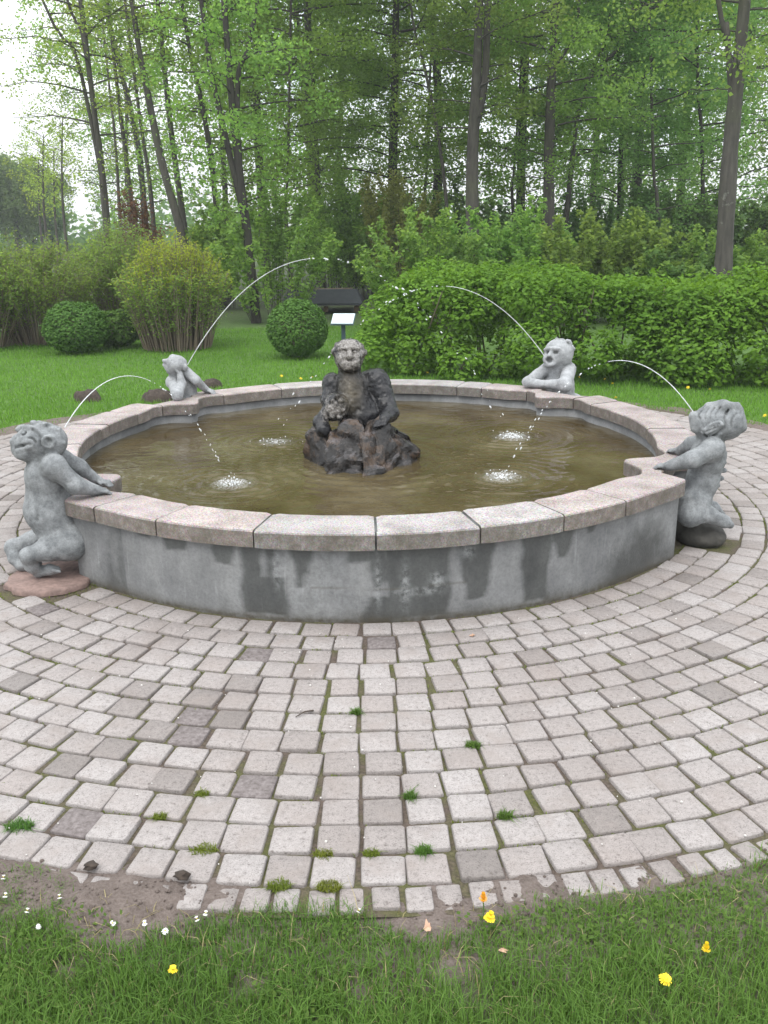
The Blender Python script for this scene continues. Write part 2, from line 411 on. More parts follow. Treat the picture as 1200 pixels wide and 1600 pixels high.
def m_bark(name, c0, c1, moss=.4):
    m, t, b = mat(name); p = worldpos(t)
    mp = N(t, 'ShaderNodeMapping'); mp.inputs['Scale'].default_value = (9, 9, 1.6); t.links.new(p, mp.inputs[0])
    a = noise(t, mp.outputs[0], 1.6, 5, .65); l = noise(t, p, 1.3, 4, .6)
    c = ramp(t, a, [(.3, c0), (.7, c1)])
    c = mixc(t, ramp(t, l, [(.5, (0, 0, 0)), (.75, (moss, moss, moss))]), c, (.10, .115, .05))
    c = mixc(t, ramp(t, noise(t, p, 4, 4, .7), [(.66, (0, 0, 0)), (.74, (.5, .5, .5))]), c, (.30, .30, .27))
    t.links.new(c, b.inputs['Base Color']); b.inputs['Roughness'].default_value = .9
    bump(t, b, a, .6, .03); return m
M['bark'] = m_bark('beech_bark', (.040, .036, .031), (.10, .09, .077))
M['bark_dark'] = m_bark('dark_bark', (.022, .020, .018), (.060, .053, .045), .25)
M['twig'] = m_bark('twig_bark', (.14, .11, .08), (.27, .215, .16), .1)

def flat(name, col, rough=.7, var=.15, scale=20):
    m, t, b = mat(name); f = noise(t, coords(t), scale, 4, .6)
    c = ramp(t, f, [(.3, tuple(x * (1 - var) for x in col)), (.7, tuple(min(1, x * (1 + var)) for x in col))])
    t.links.new(c, b.inputs['Base Color']); b.inputs['Roughness'].default_value = rough; bump(t, b, f, .2, .005); return m
M['slab'] = flat('red_slab', (.21, .145, .125), .9, .3, 30)
M['petal'] = flat('yellow_petal', (.80, .60, .02), .6, .1, 80)
M['petal_o'] = flat('orange_petal', (.75, .38, .02), .6, .1, 80)
M['white_petal'] = flat('white_petal', (.82, .82, .80), .6, .05, 80)
M['stemg'] = flat('flower_stem', (.10, .17, .05), .7, .2, 60)
M['panel'] = flat('sign_panel', (.60, .68, .70), .3, .03, 8)
M['signmetal'] = flat('sign_metal', (.06, .10, .13), .5, .1, 20)
M['roof'] = flat('dark_roof', (.030, .034, .042), .7, .3, 6)
M['timber'] = flat('shelter_timber', (.14, .095, .06), .85, .3, 9)
M['twigd'] = flat('dead_twig', (.06, .045, .035), .9, .3, 60)
M['deadleaf'] = flat('dry_leaf', (.45, .28, .19), .8, .3, 40)
M['wetbase'] = flat('dark_plinth', (.055, .052, .045), .8, .4, 18)
M['grit'] = flat('grit', (.55, .53, .5), .8, .2, 60)

# ------------------------------------------------------------------ setting: lawn and pavement
CX, CY = -0.102, 6.133
C0 = np.array((CX, CY, 0.0))
def pol(r, th, z=0.0): return np.stack([CX + r * np.cos(th), CY + r * np.sin(th), np.broadcast_to(z, np.shape(np.cos(th) * r))], -1)

def build_lawn():
    xs = np.concatenate([-np.geomspace(160, 9, 14), np.linspace(-8, 8, 65), np.geomspace(9, 160, 14)])
    ys = np.concatenate([-np.geomspace(60, 3, 10), np.linspace(-2, 22, 97), np.geomspace(23, 200, 18)])
    X, Y = np.meshgrid(xs, ys, indexing='ij')
    rr = np.hypot(X - CX, Y - CY)
    Z = (fbm(np.stack([X.ravel(), Y.ravel()], 1) * .8, 3).reshape(X.shape) - .5) * .05 * np.clip((rr - 4.6) / 2, 0, 1) - .03
    ny = len(ys); i, j = np.meshgrid(np.arange(len(xs) - 1), np.arange(ny - 1), indexing='ij')
    a = (i * ny + j).ravel(); F = np.stack([a, a + ny, a + ny + 1, a + 1], 1)
    o = link('lawn', me_np('lawn', np.stack([X, Y, Z], -1), F, M['lawn'], True))
    tag(o, 'mown green lawn running round the paving to the wood', kind='structure')
build_lawn()

R_IN, R_STEP, N_RING = 2.185, 0.1385, 13
R_EDGE = R_IN + R_STEP * N_RING            # 3.986
def ring_mesh(name, r0, r1, z, mat_, nr=4, nt_=256, zf=None):
    th = np.linspace(0, 2 * math.pi, nt_, endpoint=False); rr = np.linspace(r0, r1, nr + 1)
    V = np.concatenate([pol(np.full(nt_, r), th, z) for r in rr])
    if zf is not None: V[:, 2] = zf(V)
    i = np.arange(nt_); j = (i + 1) % nt_
    F = np.concatenate([np.stack([k * nt_ + i, (k + 1) * nt_ + i, (k + 1) * nt_ + j, k * nt_ + j], 1) for k in range(nr)])
    return me_np(name, V, F, mat_, True)
pavement = link('pavement', ring_mesh('pavement', 1.9, 4.10, -.018, M['bed'], 20, 360,
               lambda V: -.013 + (vnoise(V[:, :2] * 30, 4) - .5) * .008))
tag(pavement, 'round pavement of small square pale stones about the fountain', kind='structure')

def paver_variant(k, sx=1.0, sy=1.0, h=.055):
    """rounded square sett, worn edges: 8-gon rings + top fan, unit half-size"""
    q = np.random.default_rng(100 + k); c = q.uniform(.07, .17, 8)
    P = []
    for i, (x, y) in enumerate(((1, 1), (-1, 1), (-1, -1), (1, -1))):
        a, b_ = c[2 * i], c[2 * i + 1]
        pts = [(x, y * (1 - a)), (x * (1 - b_), y)]
        if x * y < 0: pts = pts[::-1]
        P += pts
    P = np.array(P) * (1 + q.uniform(-.045, .03, (8, 1)))
    hs = .5
    rings = [(1.0, -h), (1.0, -.010), (.975, -.0022), (.92, 0.0)]
    V = [np.column_stack([P * hs * s, np.full(8, z) + (q.uniform(-.0015, .0012, 8) if z > -.02 else 0)]) for s, z in rings]
    V.append(np.array([[0, 0, q.uniform(.0005, .003)]]))
    V = np.concatenate(V); F = []
    for r_ in range(3):
        for i in range(8):
            j = (i + 1) % 8; F += [(r_ * 8 + i, r_ * 8 + j, (r_ + 1) * 8 + j), (r_ * 8 + i, (r_ + 1) * 8 + j, (r_ + 1) * 8 + i)]
    for i in range(8): F.append((24 + i, 24 + (i + 1) % 8, 32))
    return V, np.array(F)
PV = [paver_variant(k) for k in range(10)]

def build_pavers():
    spots = []
    dth0 = -math.pi / 2
    for k in range(N_RING):
        rm = R_IN + (k + .5) * R_STEP
        n = int(2 * math.pi * rm / .1405); step = 2 * math.pi / n
        ph = rng.uniform(-.12, .12) * step
        for i in range(n):
            th = dth0 + ph + (i + .5) * step + rng.normal(0, .0011)
            lat, rad = .1405 * rng.uniform(.905, .97), R_STEP * rng.uniform(.90, .965)
            if rng.random() < .04: lat *= .9
            spots.append((th, rm + rng.normal(0, .0022), lat, rad, rng.normal(0, .018)))
    spots = np.array(spots)
    pts = pol(spots[:, 1], spots[:, 0]); pr = project(pts)
    inview = (pr[:, 0] > -60) & (pr[:, 0] < 1260) & (pr[:, 1] > 0) & (pr[:, 1] < 1640) & (pts[:, 1] > .5)
    # stones lost under the imps' base slabs are left out
    area = np.where(inview, 1.0 / pr[:, 2] ** 3, 0)
    darks = [plane(x, y) for x, y in ((305, 1110), (295, 1143), (402, 1222), (148, 1280), (592, 1000), (385, 1013), (65, 950))]
    dark_id = {int(np.argmin(np.hypot(*(pts[:, :2] - d[:2]).T))) for d in darks}
    order = np.argsort(-area); top = set(order[:293].tolist()) | dark_id
    mesh_l = [me_np('paving_stone', *PV[k], M['paver']) for k in range(10)]
    mesh_d = [me_np('paving_stone_dark', *PV[k], M['paver_dark']) for k in range(3)]
    V, F, T = [], [], []; nv = 0
    for i, (th, rm, lat, rad, rot) in enumerate(spots):
        if min(np.hypot(*(pts[i, :2] - b[:2])) - b[2] for b in ((-1.80, 4.57, .24), (1.93, 4.98, .15), (-1.95, 7.75, .2), (1.9, 7.9, .2))) < 0: continue
        k = int(rng.integers(10)); yaw = th + math.pi / 2 + rot
        tx, ty = rng.normal(0, .012, 2); dz = rng.normal(-.001, .0018)
        if i in top:
            dk = i in dark_id
            o = link('paving_stone', mesh_d[k % 3] if dk else mesh_l[k], pavement, pts[i] + (0, 0, dz - (.004 if dk else 0)))
            o.rotation_euler = (tx, ty, yaw); o.scale = (lat, rad, 1)
            if dk: o['label'] = 'dark stained paving stone among the pale ones'
        else:
            v = PV[k][0] * (lat, rad, 1); c, s = math.cos(yaw), math.sin(yaw)
            v = np.column_stack([v[:, 0] * c - v[:, 1] * s, v[:, 0] * s + v[:, 1] * c, v[:, 2] + v[:, 0] * ty + v[:, 1] * tx + dz]) + pts[i]
            V.append(v); F.append(PV[k][1] + nv); nv += len(v); T.append(np.full(len(v), rng.random()))
    m = me_np('paving_stones', np.concatenate(V), np.concatenate(F), M['paver_mass']); attr(m, 'tint', np.concatenate(T))
    tag(link('paving_stones', m, pavement), kind='stuff')
    # narrow edging setts round the rim
    em = [me_np('edging_stone', *PV[k], M['paver']) for k in range(5)]
    n = int(2 * math.pi * 4.04 / .092)
    for i in range(n):
        th = dth0 + i * 2 * math.pi / n + rng.normal(0, .0007); p = pol(4.035 + rng.normal(0, .004), th)
        q = project(p)[0]
        if p[1] > 4.6 or q[0] < -40 or q[0] > 1240 or q[2] < .3: continue
        o = link('edging_stone', em[i % 5], pavement, p + (0, 0, -.007 + rng.normal(0, .002)))
        o.rotation_euler = (*rng.normal(0, .03, 2), th + math.pi / 2 + rng.normal(0, .04)); o.scale = (.082 * rng.uniform(.85, 1.03), .10 * rng.uniform(.85, 1.05), 1)
build_pavers()

def soil_h(V):
    d = np.hypot(V[:, 0] - CX, V[:, 1] - CY)
    n = fbm(V[:, :2] * 2.6, 21, 3); n2 = vnoise(V[:, :2] * 34, 9)
    h = -.022 + .024 * np.clip((d - 3.93) / .14, 0, 1) * np.clip((n - .30) * 2.2, 0, 1) + (n2 - .5) * .010 + (vnoise(V[:, :2] * 75, 8) - .5) * .006
    for px, py, rad, a in ((180, 1395, .17, .013), (40, 1372, .15, .011), (810, 1372, .10, .015), (700, 1420, .12, .012), (330, 1400, .12, .008), (1000, 1365, .08, .012)):
        c = plane(px, py); h += a * np.exp(-((V[:, 0] - c[0]) ** 2 + (V[:, 1] - c[1]) ** 2) / rad ** 2)
    return h - .05 * np.clip((d - 4.28) / .2, 0, 1) - .06 * np.clip((3.90 - d) / .06, 0, 1)
soil = link('soil_border', ring_mesh('soil_border', 3.80, 4.50, 0, M['soil'], 34, 1300, soil_h))
tag(soil, 'trodden bare soil between the paving edge and grass', kind='structure')

# ------------------------------------------------------------------ fountain basin
ZC, TC = .453, .086
RO, RI = 2.195, 1.913
NOTCH = [R(-30.5), R(40), R(142), R(-142.5)]
def adiff(a, b): return (a - b + math.pi) % (2 * math.pi) - math.pi
def sstep(x, a, b): t = np.clip((x - a) / (b - a), 0, 1); return t * t * (3 - 2 * t)
def r_out(th, off=0.0):
    r = np.full(np.shape(th), RO)
    for c in NOTCH:
        d = np.abs(np.degrees(adiff(th, c)))
        r = r + .035 * np.exp(-((d - 7.5) / 5) ** 2) * (d > 4)
        r = np.where(d < 8, r - (r - 2.055) * (1 - sstep(d, 5.2, 7.4)), r)
    return r + off
def r_in(th, off=0.0):
    r = np.full(np.shape(th), RI)
    for c in NOTCH:
        d = np.abs(np.degrees(adiff(th, c)))
        r = r + .06 * np.exp(-((d - 8.0) / 3.2) ** 2)
        tipped = 1.785 + .19 * sstep(d, 0.3, 6.5)
        r = np.where(d < 7, np.minimum(tipped, r), r)
    return r + off

fountain = thing('fountain', 'round stone fountain basin with granite coping on the paved circle', 'fountain', (CX, CY, 0))
def sweep(ths, prof, closed):
    """prof: list of functions th->(r,z); returns verts/faces of the closed profile loop swept along ths"""
    n = len(prof); V = np.stack([np.stack([f(ths)[0] * np.cos(ths), f(ths)[0] * np.sin(ths), np.broadcast_to(f(ths)[1], ths.shape)], -1) for f in prof], 1)
    m = len(ths); F = []
    for k in range(m if closed else m - 1):
        for i in range(n):
            F.append((k * n + i, k * n + (i + 1) % n, ((k + 1) % m) * n + (i + 1) % n, ((k + 1) % m) * n + i))
    return V.reshape(-1, 3), F, n

def build_wall():
    # outer face, dense and with stains; then top and inner face
    ths = np.linspace(-math.pi, math.pi, 1000, endpoint=False)
    zs = np.linspace(-.06, ZC - TC - .002, 44)
    ro = r_out(ths, -.034); nz_, nt_ = len(zs), len(ths)
    V = np.stack([np.stack([ro * np.cos(ths), ro * np.sin(ths), np.full(nt_, z)], -1) for z in zs], 0).reshape(-1, 3)
    i = np.arange(nt_); j = (i + 1) % nt_
    F = [np.stack([k * nt_ + i, k * nt_ + j, (k + 1) * nt_ + j, (k + 1) * nt_ + i], 1) for k in range(nz_ - 1)]
    ri = r_in(ths, .028); ztop = ZC - .006
    ex = [(ro - 0, ZC - TC + .001), (ro - .0, ztop), (ri, ztop), (ri, .05)]
    base = len(V); V = [V]
    for r, z in ex[1:]: V.append(np.stack([r * np.cos(ths), r * np.sin(ths), np.full(nt_, z)], -1))
    prev = (nz_ - 1) * nt_
    for q in range(3):
        cur = base + q * nt_
        F.append(np.stack([prev + i, prev + j, cur + j, cur + i], 1)); prev = cur
    V = np.concatenate(V); m = me_np('basin_wall', V, np.concatenate(F), M['concrete'], False)
    th = np.arctan2(V[:, 1], V[:, 0]); z = V[:, 2]; H = ZC - TC
    u = (th * 2.16)
    def ang(px):
        p = plane(px, 870 if px > 250 else 850, .34); return math.atan2(p[1] - CY, p[0] - CX) * 2.16
    wet = np.zeros(len(V)); fr = np.clip((H - z) / H, 0, 1)
    wob = (fbm(np.stack([u * 5, z * 7], 1), 40, 3) - .5)
    for x0, x1, f0, f1, tap in ((300, 352, 0, .30, .4), (362, 402, 0, .55, .1), (362, 442, .50, .97, .0), (402, 425, .1, .6, .1), (445, 484, 0, .34, .45), (455, 470, .2, .55, .3),
                                (540, 602, 0, .16, .2), (578, 606, .1, .6, .3), (600, 712, -.1, .99, .0), (575, 640, .75, 1.0, -.2), (726, 800, 0, .80, .50),
                                (852, 928, -.1, .98, .12), (925, 992, 0, .40, .65), (360, 380, .0, .2, .2), (1030, 1062, .0, .14, .2), (170, 215, 0, .10, .3), (235, 262, 0, .2, .3)):
        a, b_ = ang(x0), ang(x1); cc, hw = (a + b_) / 2, (b_ - a) / 2
        hw_z = hw * (1 - tap * np.clip((fr - f0) / (f1 - f0), 0, 1))
        sgn = np.minimum((hw_z - np.abs(u - cc) + wob * .06) / .035, np.minimum((f1 - fr + wob * .16) / .05, (fr - f0 + .08) / .05))
        wet = np.maximum(wet, np.clip(.5 + sgn * .5, 0, 1))
    back = np.clip(fbm(np.stack([u * 1.7, z * 1.2], 1), 77, 3) * 1.9 - .62, 0, 1) * ((u > ang(1066)) | (u < ang(128)))
    attr(m, 'wet', np.maximum(wet, back))
    lime = np.zeros(len(V))
    for px, w_, f_, h_ in ((635, .02, .55, .3), (655, .12, .62, .05), (590, .015, .5, .35), (690, .04, .5, .12), (425, .02, .3, .25), (745, .03, .1, .1)):
        lime = np.maximum(lime, np.exp(-((u - ang(px)) / w_) ** 2 - ((fr - f_) / h_) ** 2))
    lime = np.maximum(lime, .35 * np.exp(-((u - ang(480)) / .3) ** 2) * (1 - wet))
    attr(m, 'lime', lime * .5)
    line = .55 * np.exp(-((z - .165 - .003 * wob * 10) / .0035) ** 2) * ((u > ang(480)) & (u < ang(740)))
    attr(m, 'dirt', np.clip(np.exp(-np.clip(z, 0, 1) / (.012 + .02 * (wob + .5))) + line + .8 * np.exp(-np.abs(z - .05) / .03) * 0, 0, 1))
    uvl = m.uv_layers.new(name='UVMap')
    li = np.zeros(len(m.loops), np.int32); m.loops.foreach_get('vertex_index', li)
    uvl.data.foreach_set('uv', np.stack([u[li], z[li]], 1).astype(np.float32).ravel())
    link('basin_wall', m, fountain)
    th2 = np.linspace(0, 2 * math.pi, 96, endpoint=False)
    V = np.concatenate([[[0, 0, .06]], np.stack([1.99 * np.cos(th2), 1.99 * np.sin(th2), np.full(96, .06)], -1)])
    k = np.arange(96); link('basin_floor', me_np('basin_floor', V, np.stack([np.zeros(96, int), k + 1, (k + 1) % 96 + 1], 1), M['concrete']), fountain)
build_wall()

def coping_joints():
    J = []
    def a(px, py): p = plane(px, py, ZC); return math.degrees(math.atan2(p[1] - CY, p[0] - CX))
    J += [a(*p) for p in ((138, 793), (247, 809), (398, 826), (587, 830), (752, 823), (885, 805), (985, 783))]      # near side
    J += [a(*p) for p in ((1065, 668), (430, 602), (737, 591), (105, 668))]
    J += [-15.5, 13, 26, 33.5, 48, 60, 100, 117, 130, 148, 158, 170]
    J += [-172 + 360, -156 + 360, -149 + 360]
    J = sorted(x % 360 for x in J); return [x for i, x in enumerate(J) if (x - J[i - 1]) % 360 > 3.5]
def build_coping():
    J = coping_joints(); n = len(J)
    for q in range(n):
        a0, a1 = R(J[q]), R(J[(q + 1) % n] + (360 if q == n - 1 else 0))
        gap = .0048 / RO
        m_ = max(6, int((a1 - a0) / R(.8))); ths = np.linspace(a0 + gap, a1 - gap, m_)
        e = .010; dz = rng.normal(0, .0015); dr = rng.normal(0, .003)
        end = np.minimum(np.arange(m_), np.arange(m_)[::-1]); er = np.where(end == 0, .006, 0.0)   # worn arrises at the joints
        w1 = (fbm(np.stack([ths * 22, np.full(m_, q * 3.1)], 1), 5) - .5) * .010; w2 = (fbm(np.stack([ths * 30, np.full(m_, q * 7.7)], 1), 6) - .5) * .010
        prof = [lambda t: (r_in(t) + e * .2 - w2 + er, ZC - TC), lambda t: (r_out(t) + dr + w1 * .5 - er, ZC - TC),
                lambda t: (r_out(t) + dr + w1 - er, ZC - e + dz - er * .5), lambda t: (r_out(t) + dr - e * .45 + w1 - er, ZC - e * .3 + dz - er),
                lambda t: (r_out(t) + dr - e * 1.6 + w1 - er, ZC + dz - er * .7), lambda t: (r_in(t) + e * 1.6 - w2 + er, ZC + dz - er * .7),
                lambda t: (r_in(t) + e * .45 - w2 + er, ZC - e * .3 + dz - er), lambda t: (r_in(t) - w2 + er, ZC - e + dz - er * .5)]
        V, F, k = sweep(ths, prof, False)
        bm = bmesh.new(); vs_ = [bm.verts.new(v) for v in V]
        for f in F: bm.faces.new([vs_[i] for i in f][::-1])
        bm.faces.new(vs_[:k]); bm.faces.new(vs_[-k:][::-1])
        bmesh.ops.recalc_face_normals(bm, faces=bm.faces[:])
        am = math.degrees((a0 + a1) / 2) % 360
        grey = 250 < am < 298 or (60 < am < 118 and rng.random() < .6)
        m = bpy.data.meshes.new('coping_stone'); bm.to_mesh(m); bm.free(); m.materials.append(M['granite_grey' if grey else 'granite_pink'])
        link('coping_stone', m, fountain)
build_coping()

# ------------------------------------------------------------------ water
ZW = .297
SPLASH = {'NL': plane(362, 755, ZW), 'BL': plane(800, 682, ZW), 'NR': plane(785, 745, ZW), 'BR': plane(430, 690, ZW)}
def build_water():
    nr, nt_ = 120, 440
    rr = np.linspace(.0, 1, nr + 1)[1:]; th = np.linspace(0, 2 * math.pi, nt_, endpoint=False)
    rim = r_in(th, .03)
    Rr = rr[:, None] * rim[None, :]
    X, Y = CX + Rr * np.cos(th), CY + Rr * np.sin(th)
    P = np.stack([X.ravel(), Y.ravel()], 1)
    Z = (fbm(P * 4.5, 50, 3) - .5) * .010 + (vnoise(P * 14, 57) - .5) * .0022; foam = np.zeros(len(P))
    for k, (s, amp, fo) in {'NL': (SPLASH['NL'], .006, .9), 'BL': (SPLASH['BL'], .008, 1.0), 'NR': (SPLASH['NR'], .006, .9), 'BR': (SPLASH['BR'], .004, .5)}.items():
        d = np.hypot(P[:, 0] - s[0], P[:, 1] - s[1])
        Z += 1.3 * amp * np.cos(d * 2 * math.pi / .09) * np.exp(-d / .30)
        foam = np.maximum(foam, fo * np.exp(-(d / .085) ** 2))
    d = np.hypot(P[:, 0] + .12, (P[:, 1] - 5.9)); Z += .003 * np.cos(d * 2 * math.pi / .11) * np.exp(-np.abs(d - .5) / .3)
    V = np.concatenate([np.column_stack([P, ZW + Z]), [[CX, CY, ZW]]])
    i = np.arange(nt_); j = (i + 1) % nt_
    F = np.concatenate([np.stack([k * nt_ + i, (k + 1) * nt_ + i, (k + 1) * nt_ + j, k * nt_ + j], 1) for k in range(nr - 1)])
    m = me_np('water', V, F, M['water'], True); attr(m, 'foam', np.append(foam, 0))
    tag(link('water', m), 'brown rippled water filling the fountain basin', kind='structure')
build_water()

# ------------------------------------------------------------------ sculpting: signed distance fields -> one continuous mesh
class Sculpt:
    def __init__(s): s.pr = []
    def cap(s, a, b, ra, rb=None, k=.02): s.pr.append(('c', np.array(a, float), np.array(b, float), ra, ra if rb is None else rb, k, 1)); return s
    def chain(s, pts, rads, k=.02):
        for a, b, ra, rb in zip(pts[:-1], pts[1:], rads[:-1], rads[1:]): s.cap(a, b, ra, rb, k)
        return s
    def ell(s, c, r, k=.02, rot=None, sub=False): s.pr.append(('e', np.array(c, float), np.array(r, float), rot, None, k, -1 if sub else 1)); return s
    def cut(s, a, b, ra, k=.008): s.pr.append(('c', np.array(a, float), np.array(b, float), ra, ra, k, -1)); return s
    def dist(s, P):
        P = np.atleast_2d(P); D = np.full(len(P), 9.0)
        for kind, a, b, c, d_, k, sg in s.pr:
            if sg < 0: continue
            if kind == 'c':
                ba = b - a; h = np.clip(((P - a) @ ba) / (ba @ ba + 1e-9), 0, 1); x = np.linalg.norm(P - a - h[:, None] * ba, axis=1) - (c + (d_ - c) * h)
            else:
                k0 = np.linalg.norm((P - a) / b, axis=1); x = k0 * (k0 - 1) / (np.linalg.norm((P - a) / b ** 2, axis=1) + 1e-9)
            D = np.minimum(D, x)
        return D
    def skin(s, px_, py_, Y0, push=0.0):
        """point on the front surface, push metres deeper"""
        Ys = np.linspace(Y0 - .4, Y0 + .4, 400); P = np.array([at(px_, py_, y) for y in Ys]); h = np.nonzero(s.dist(P) < 0)[0]
        return at(px_, py_, (Ys[h[0]] if len(h) else Y0) + push)
    def line(s, pix, Y0, r, add=False, push=0.0, k=.006):
        """groove (or ridge) following the surface"""
        Q = [s.skin(x, y, Y0, push) for x, y in spline(np.array(pix, float), 3 * len(pix))]
        for a, b in zip(Q[:-1], Q[1:]):
            (s.cap(a, b, r, r, k) if add else s.cut(a, b, r, k))
    def mesh(s, name, mat_, vox=.006, rough=.002, seed=0, org=(0, 0, 0)):
        lo, hi = np.full(3, 9e9), np.full(3, -9e9)
        for p in s.pr:
            if p[6] < 0: continue
            if p[0] == 'c': q = np.array([p[1] - p[3], p[1] + p[3], p[2] - p[4], p[2] + p[4]])
            else: q = np.array([p[1] - p[2].max(), p[1] + p[2].max()])
            lo, hi = np.minimum(lo, q.min(0)), np.maximum(hi, q.max(0))
        lo -= 4 * vox + .01; hi += 4 * vox + .01
        n = np.ceil((hi - lo) / vox).astype(int) + 1
        F = np.full(n, .15, np.float32)
        for kind, a, b, c, d_, k, sg in s.pr:
            if kind == 'c': q = np.array([a - c, a + c, b - d_, b + d_])
            else: q = np.array([a - b.max(), a + b.max()])
            i0 = np.clip(((q.min(0) - lo - k - .03) / vox).astype(int), 0, n - 1); i1 = np.clip(((q.max(0) - lo + k + .03) / vox).astype(int) + 2, 1, n)
            if (i1 <= i0).any(): continue
            ax = [lo[t] + vox * np.arange(i0[t], i1[t]) for t in range(3)]
            P = np.stack(np.meshgrid(*ax, indexing='ij'), -1)
            if kind == 'c':
                ba = b - a; h = np.clip(((P - a) @ ba) / (ba @ ba + 1e-9), 0, 1)
                D = np.linalg.norm(P - a - h[..., None] * ba, axis=-1) - (c + (d_ - c) * h)
            else:
                Q = P - a
                if c is not None: Q = Q @ np.array(c)
                k0 = np.linalg.norm(Q / b, axis=-1); k1 = np.linalg.norm(Q / b ** 2, axis=-1) + 1e-9; D = k0 * (k0 - 1) / k1
            sl_ = tuple(slice(i0[t], i1[t]) for t in range(3)); O = F[sl_]
            if sg > 0:
                h = np.clip(.5 + .5 * (O - D) / k, 0, 1); F[sl_] = O + (D - O) * h - k * h * (1 - h)
            else:
                h = np.clip(.5 - .5 * (O + D) / k, 0, 1); F[sl_] = O + (-D - O) * h + k * h * (1 - h)
        # surface nets
        sgn = F < 0
        cs = [(x, y, z) for x in (0, 1) for y in (0, 1) for z in (0, 1)]
        sh = tuple(n - 1)
        cnt = sum(sgn[x:x + sh[0], y:y + sh[1], z:z + sh[2]].astype(np.int8) for x, y, z in cs)
        act = (cnt > 0) & (cnt < 8); idx = np.argwhere(act)
        ids = np.full(sh, -1, np.int64); ids[act] = np.arange(len(idx))
        acc = np.zeros((len(idx), 3)); num = np.zeros(len(idx))
        for c0 in cs:
            for t in range(3):
                if c0[t]: continue
                c1 = list(c0); c1[t] = 1
                f0 = F[tuple((idx + c0).T)]; f1 = F[tuple((idx + c1).T)]
                m_ = (f0 < 0) != (f1 < 0); tt = f0[m_] / (f0[m_] - f1[m_])
                p = np.tile(np.array(c0, float), (m_.sum(), 1)); p[:, t] = tt
                acc[m_] += p; num[m_] += 1
        V = lo + vox * (idx + acc / num[:, None])
        faces = []
        for t in range(3):
            u, v = (t + 1) % 3, (t + 2) % 3
            A = [slice(None)] * 3; B = [slice(None)] * 3; A[t] = slice(0, -1); B[t] = slice(1, None)
            e = np.argwhere(sgn[tuple(A)] != sgn[tuple(B)])
            ok = (e[:, u] > 0) & (e[:, v] > 0) & (e[:, u] < n[u] - 1) & (e[:, v] < n[v] - 1); e = e[ok]
            flip = sgn[tuple(e.T)]
            def cell(du, dv):
                q = e.copy(); q[:, u] -= du; q[:, v] -= dv; return ids[tuple(q.T)]
            f = np.stack([cell(1, 1), cell(0, 1), cell(0, 0), cell(1, 0)], 1)
            f[~flip] = f[~flip][:, ::-1]; faces.append(f)
        Fq = np.concatenate(faces); Fq = Fq[(Fq >= 0).all(1)]
        if rough:
            nv_ = np.zeros_like(V); fn = np.cross(V[Fq[:, 2]] - V[Fq[:, 0]], V[Fq[:, 3]] - V[Fq[:, 1]])
            for c_ in range(4): np.add.at(nv_, Fq[:, c_], fn)
            nv_ /= np.linalg.norm(nv_, axis=1)[:, None] + 1e-12
            V = V + nv_ * ((fbm(V * 55, seed, 3) - .5) * 2 * rough * (1.0 if rough < .006 else .6) + (fbm(V * 20, seed + 5, 2) - .5) * (rough if rough > .006 else 0))[:, None]
        V = V - np.array(org)
        return me_np(name, V, Fq, mat_, True)

def fingers(s, wrist, tip, up, r=.009, spread=.5, n=4, k=.006):
    """palm plus unequal fingers and a thumb lying on the coping"""
    wrist, tip = np.array(wrist), np.array(tip); d = tip - wrist; L = np.linalg.norm(d); d /= L
    side = np.cross(np.array((0, 0, 1.0)), d)
    s.cap(wrist, wrist + d * L * .5, r * 1.9, r * 2.0, .014)
    for i in range(n):
        o = (i - (n - 1) / 2) / n
        a = wrist + d * L * .45 + side * o * r * 5.0; l = L * (.62, .72, .68, .52)[i % 4]
        b = a + d * l * .55 + side * o * spread * .03 + np.array((0, 0, .004)); c = b + d * l * .45 - np.array((0, 0, .012))
        s.cap(a, b, r, r * .95, k); s.cap(b, c, r * .95, r * .75, k)
    a = wrist + d * L * .2 + side * up * r * 2.2; s.cap(a, a + d * L * .35 + side * up * .018, r * 1.05, r * .8, k)

def disk_slab(name, x, y, r, z0, z1, mat_, parent, seed=0, n=26):
    q = np.random.default_rng(seed); a = np.arange(n) * 2 * math.pi / n; rad = r * (1 + q.normal(0, .025, n))
    rings = [(1, z0), (1.0, z1 - .01), (.96, z1), (.0, z1)]
    V = np.concatenate([np.column_stack([x + rad * k * np.cos(a), y + rad * k * np.sin(a), np.full(n, z)]) for k, z in rings])
    i = np.arange(n); j = (i + 1) % n
    F = np.concatenate([np.stack([t * n + i, t * n + j, (t + 1) * n + j, (t + 1) * n + i], 1) for t in range(3)])
    return link(name, me_np(name, V, F, mat_), parent)

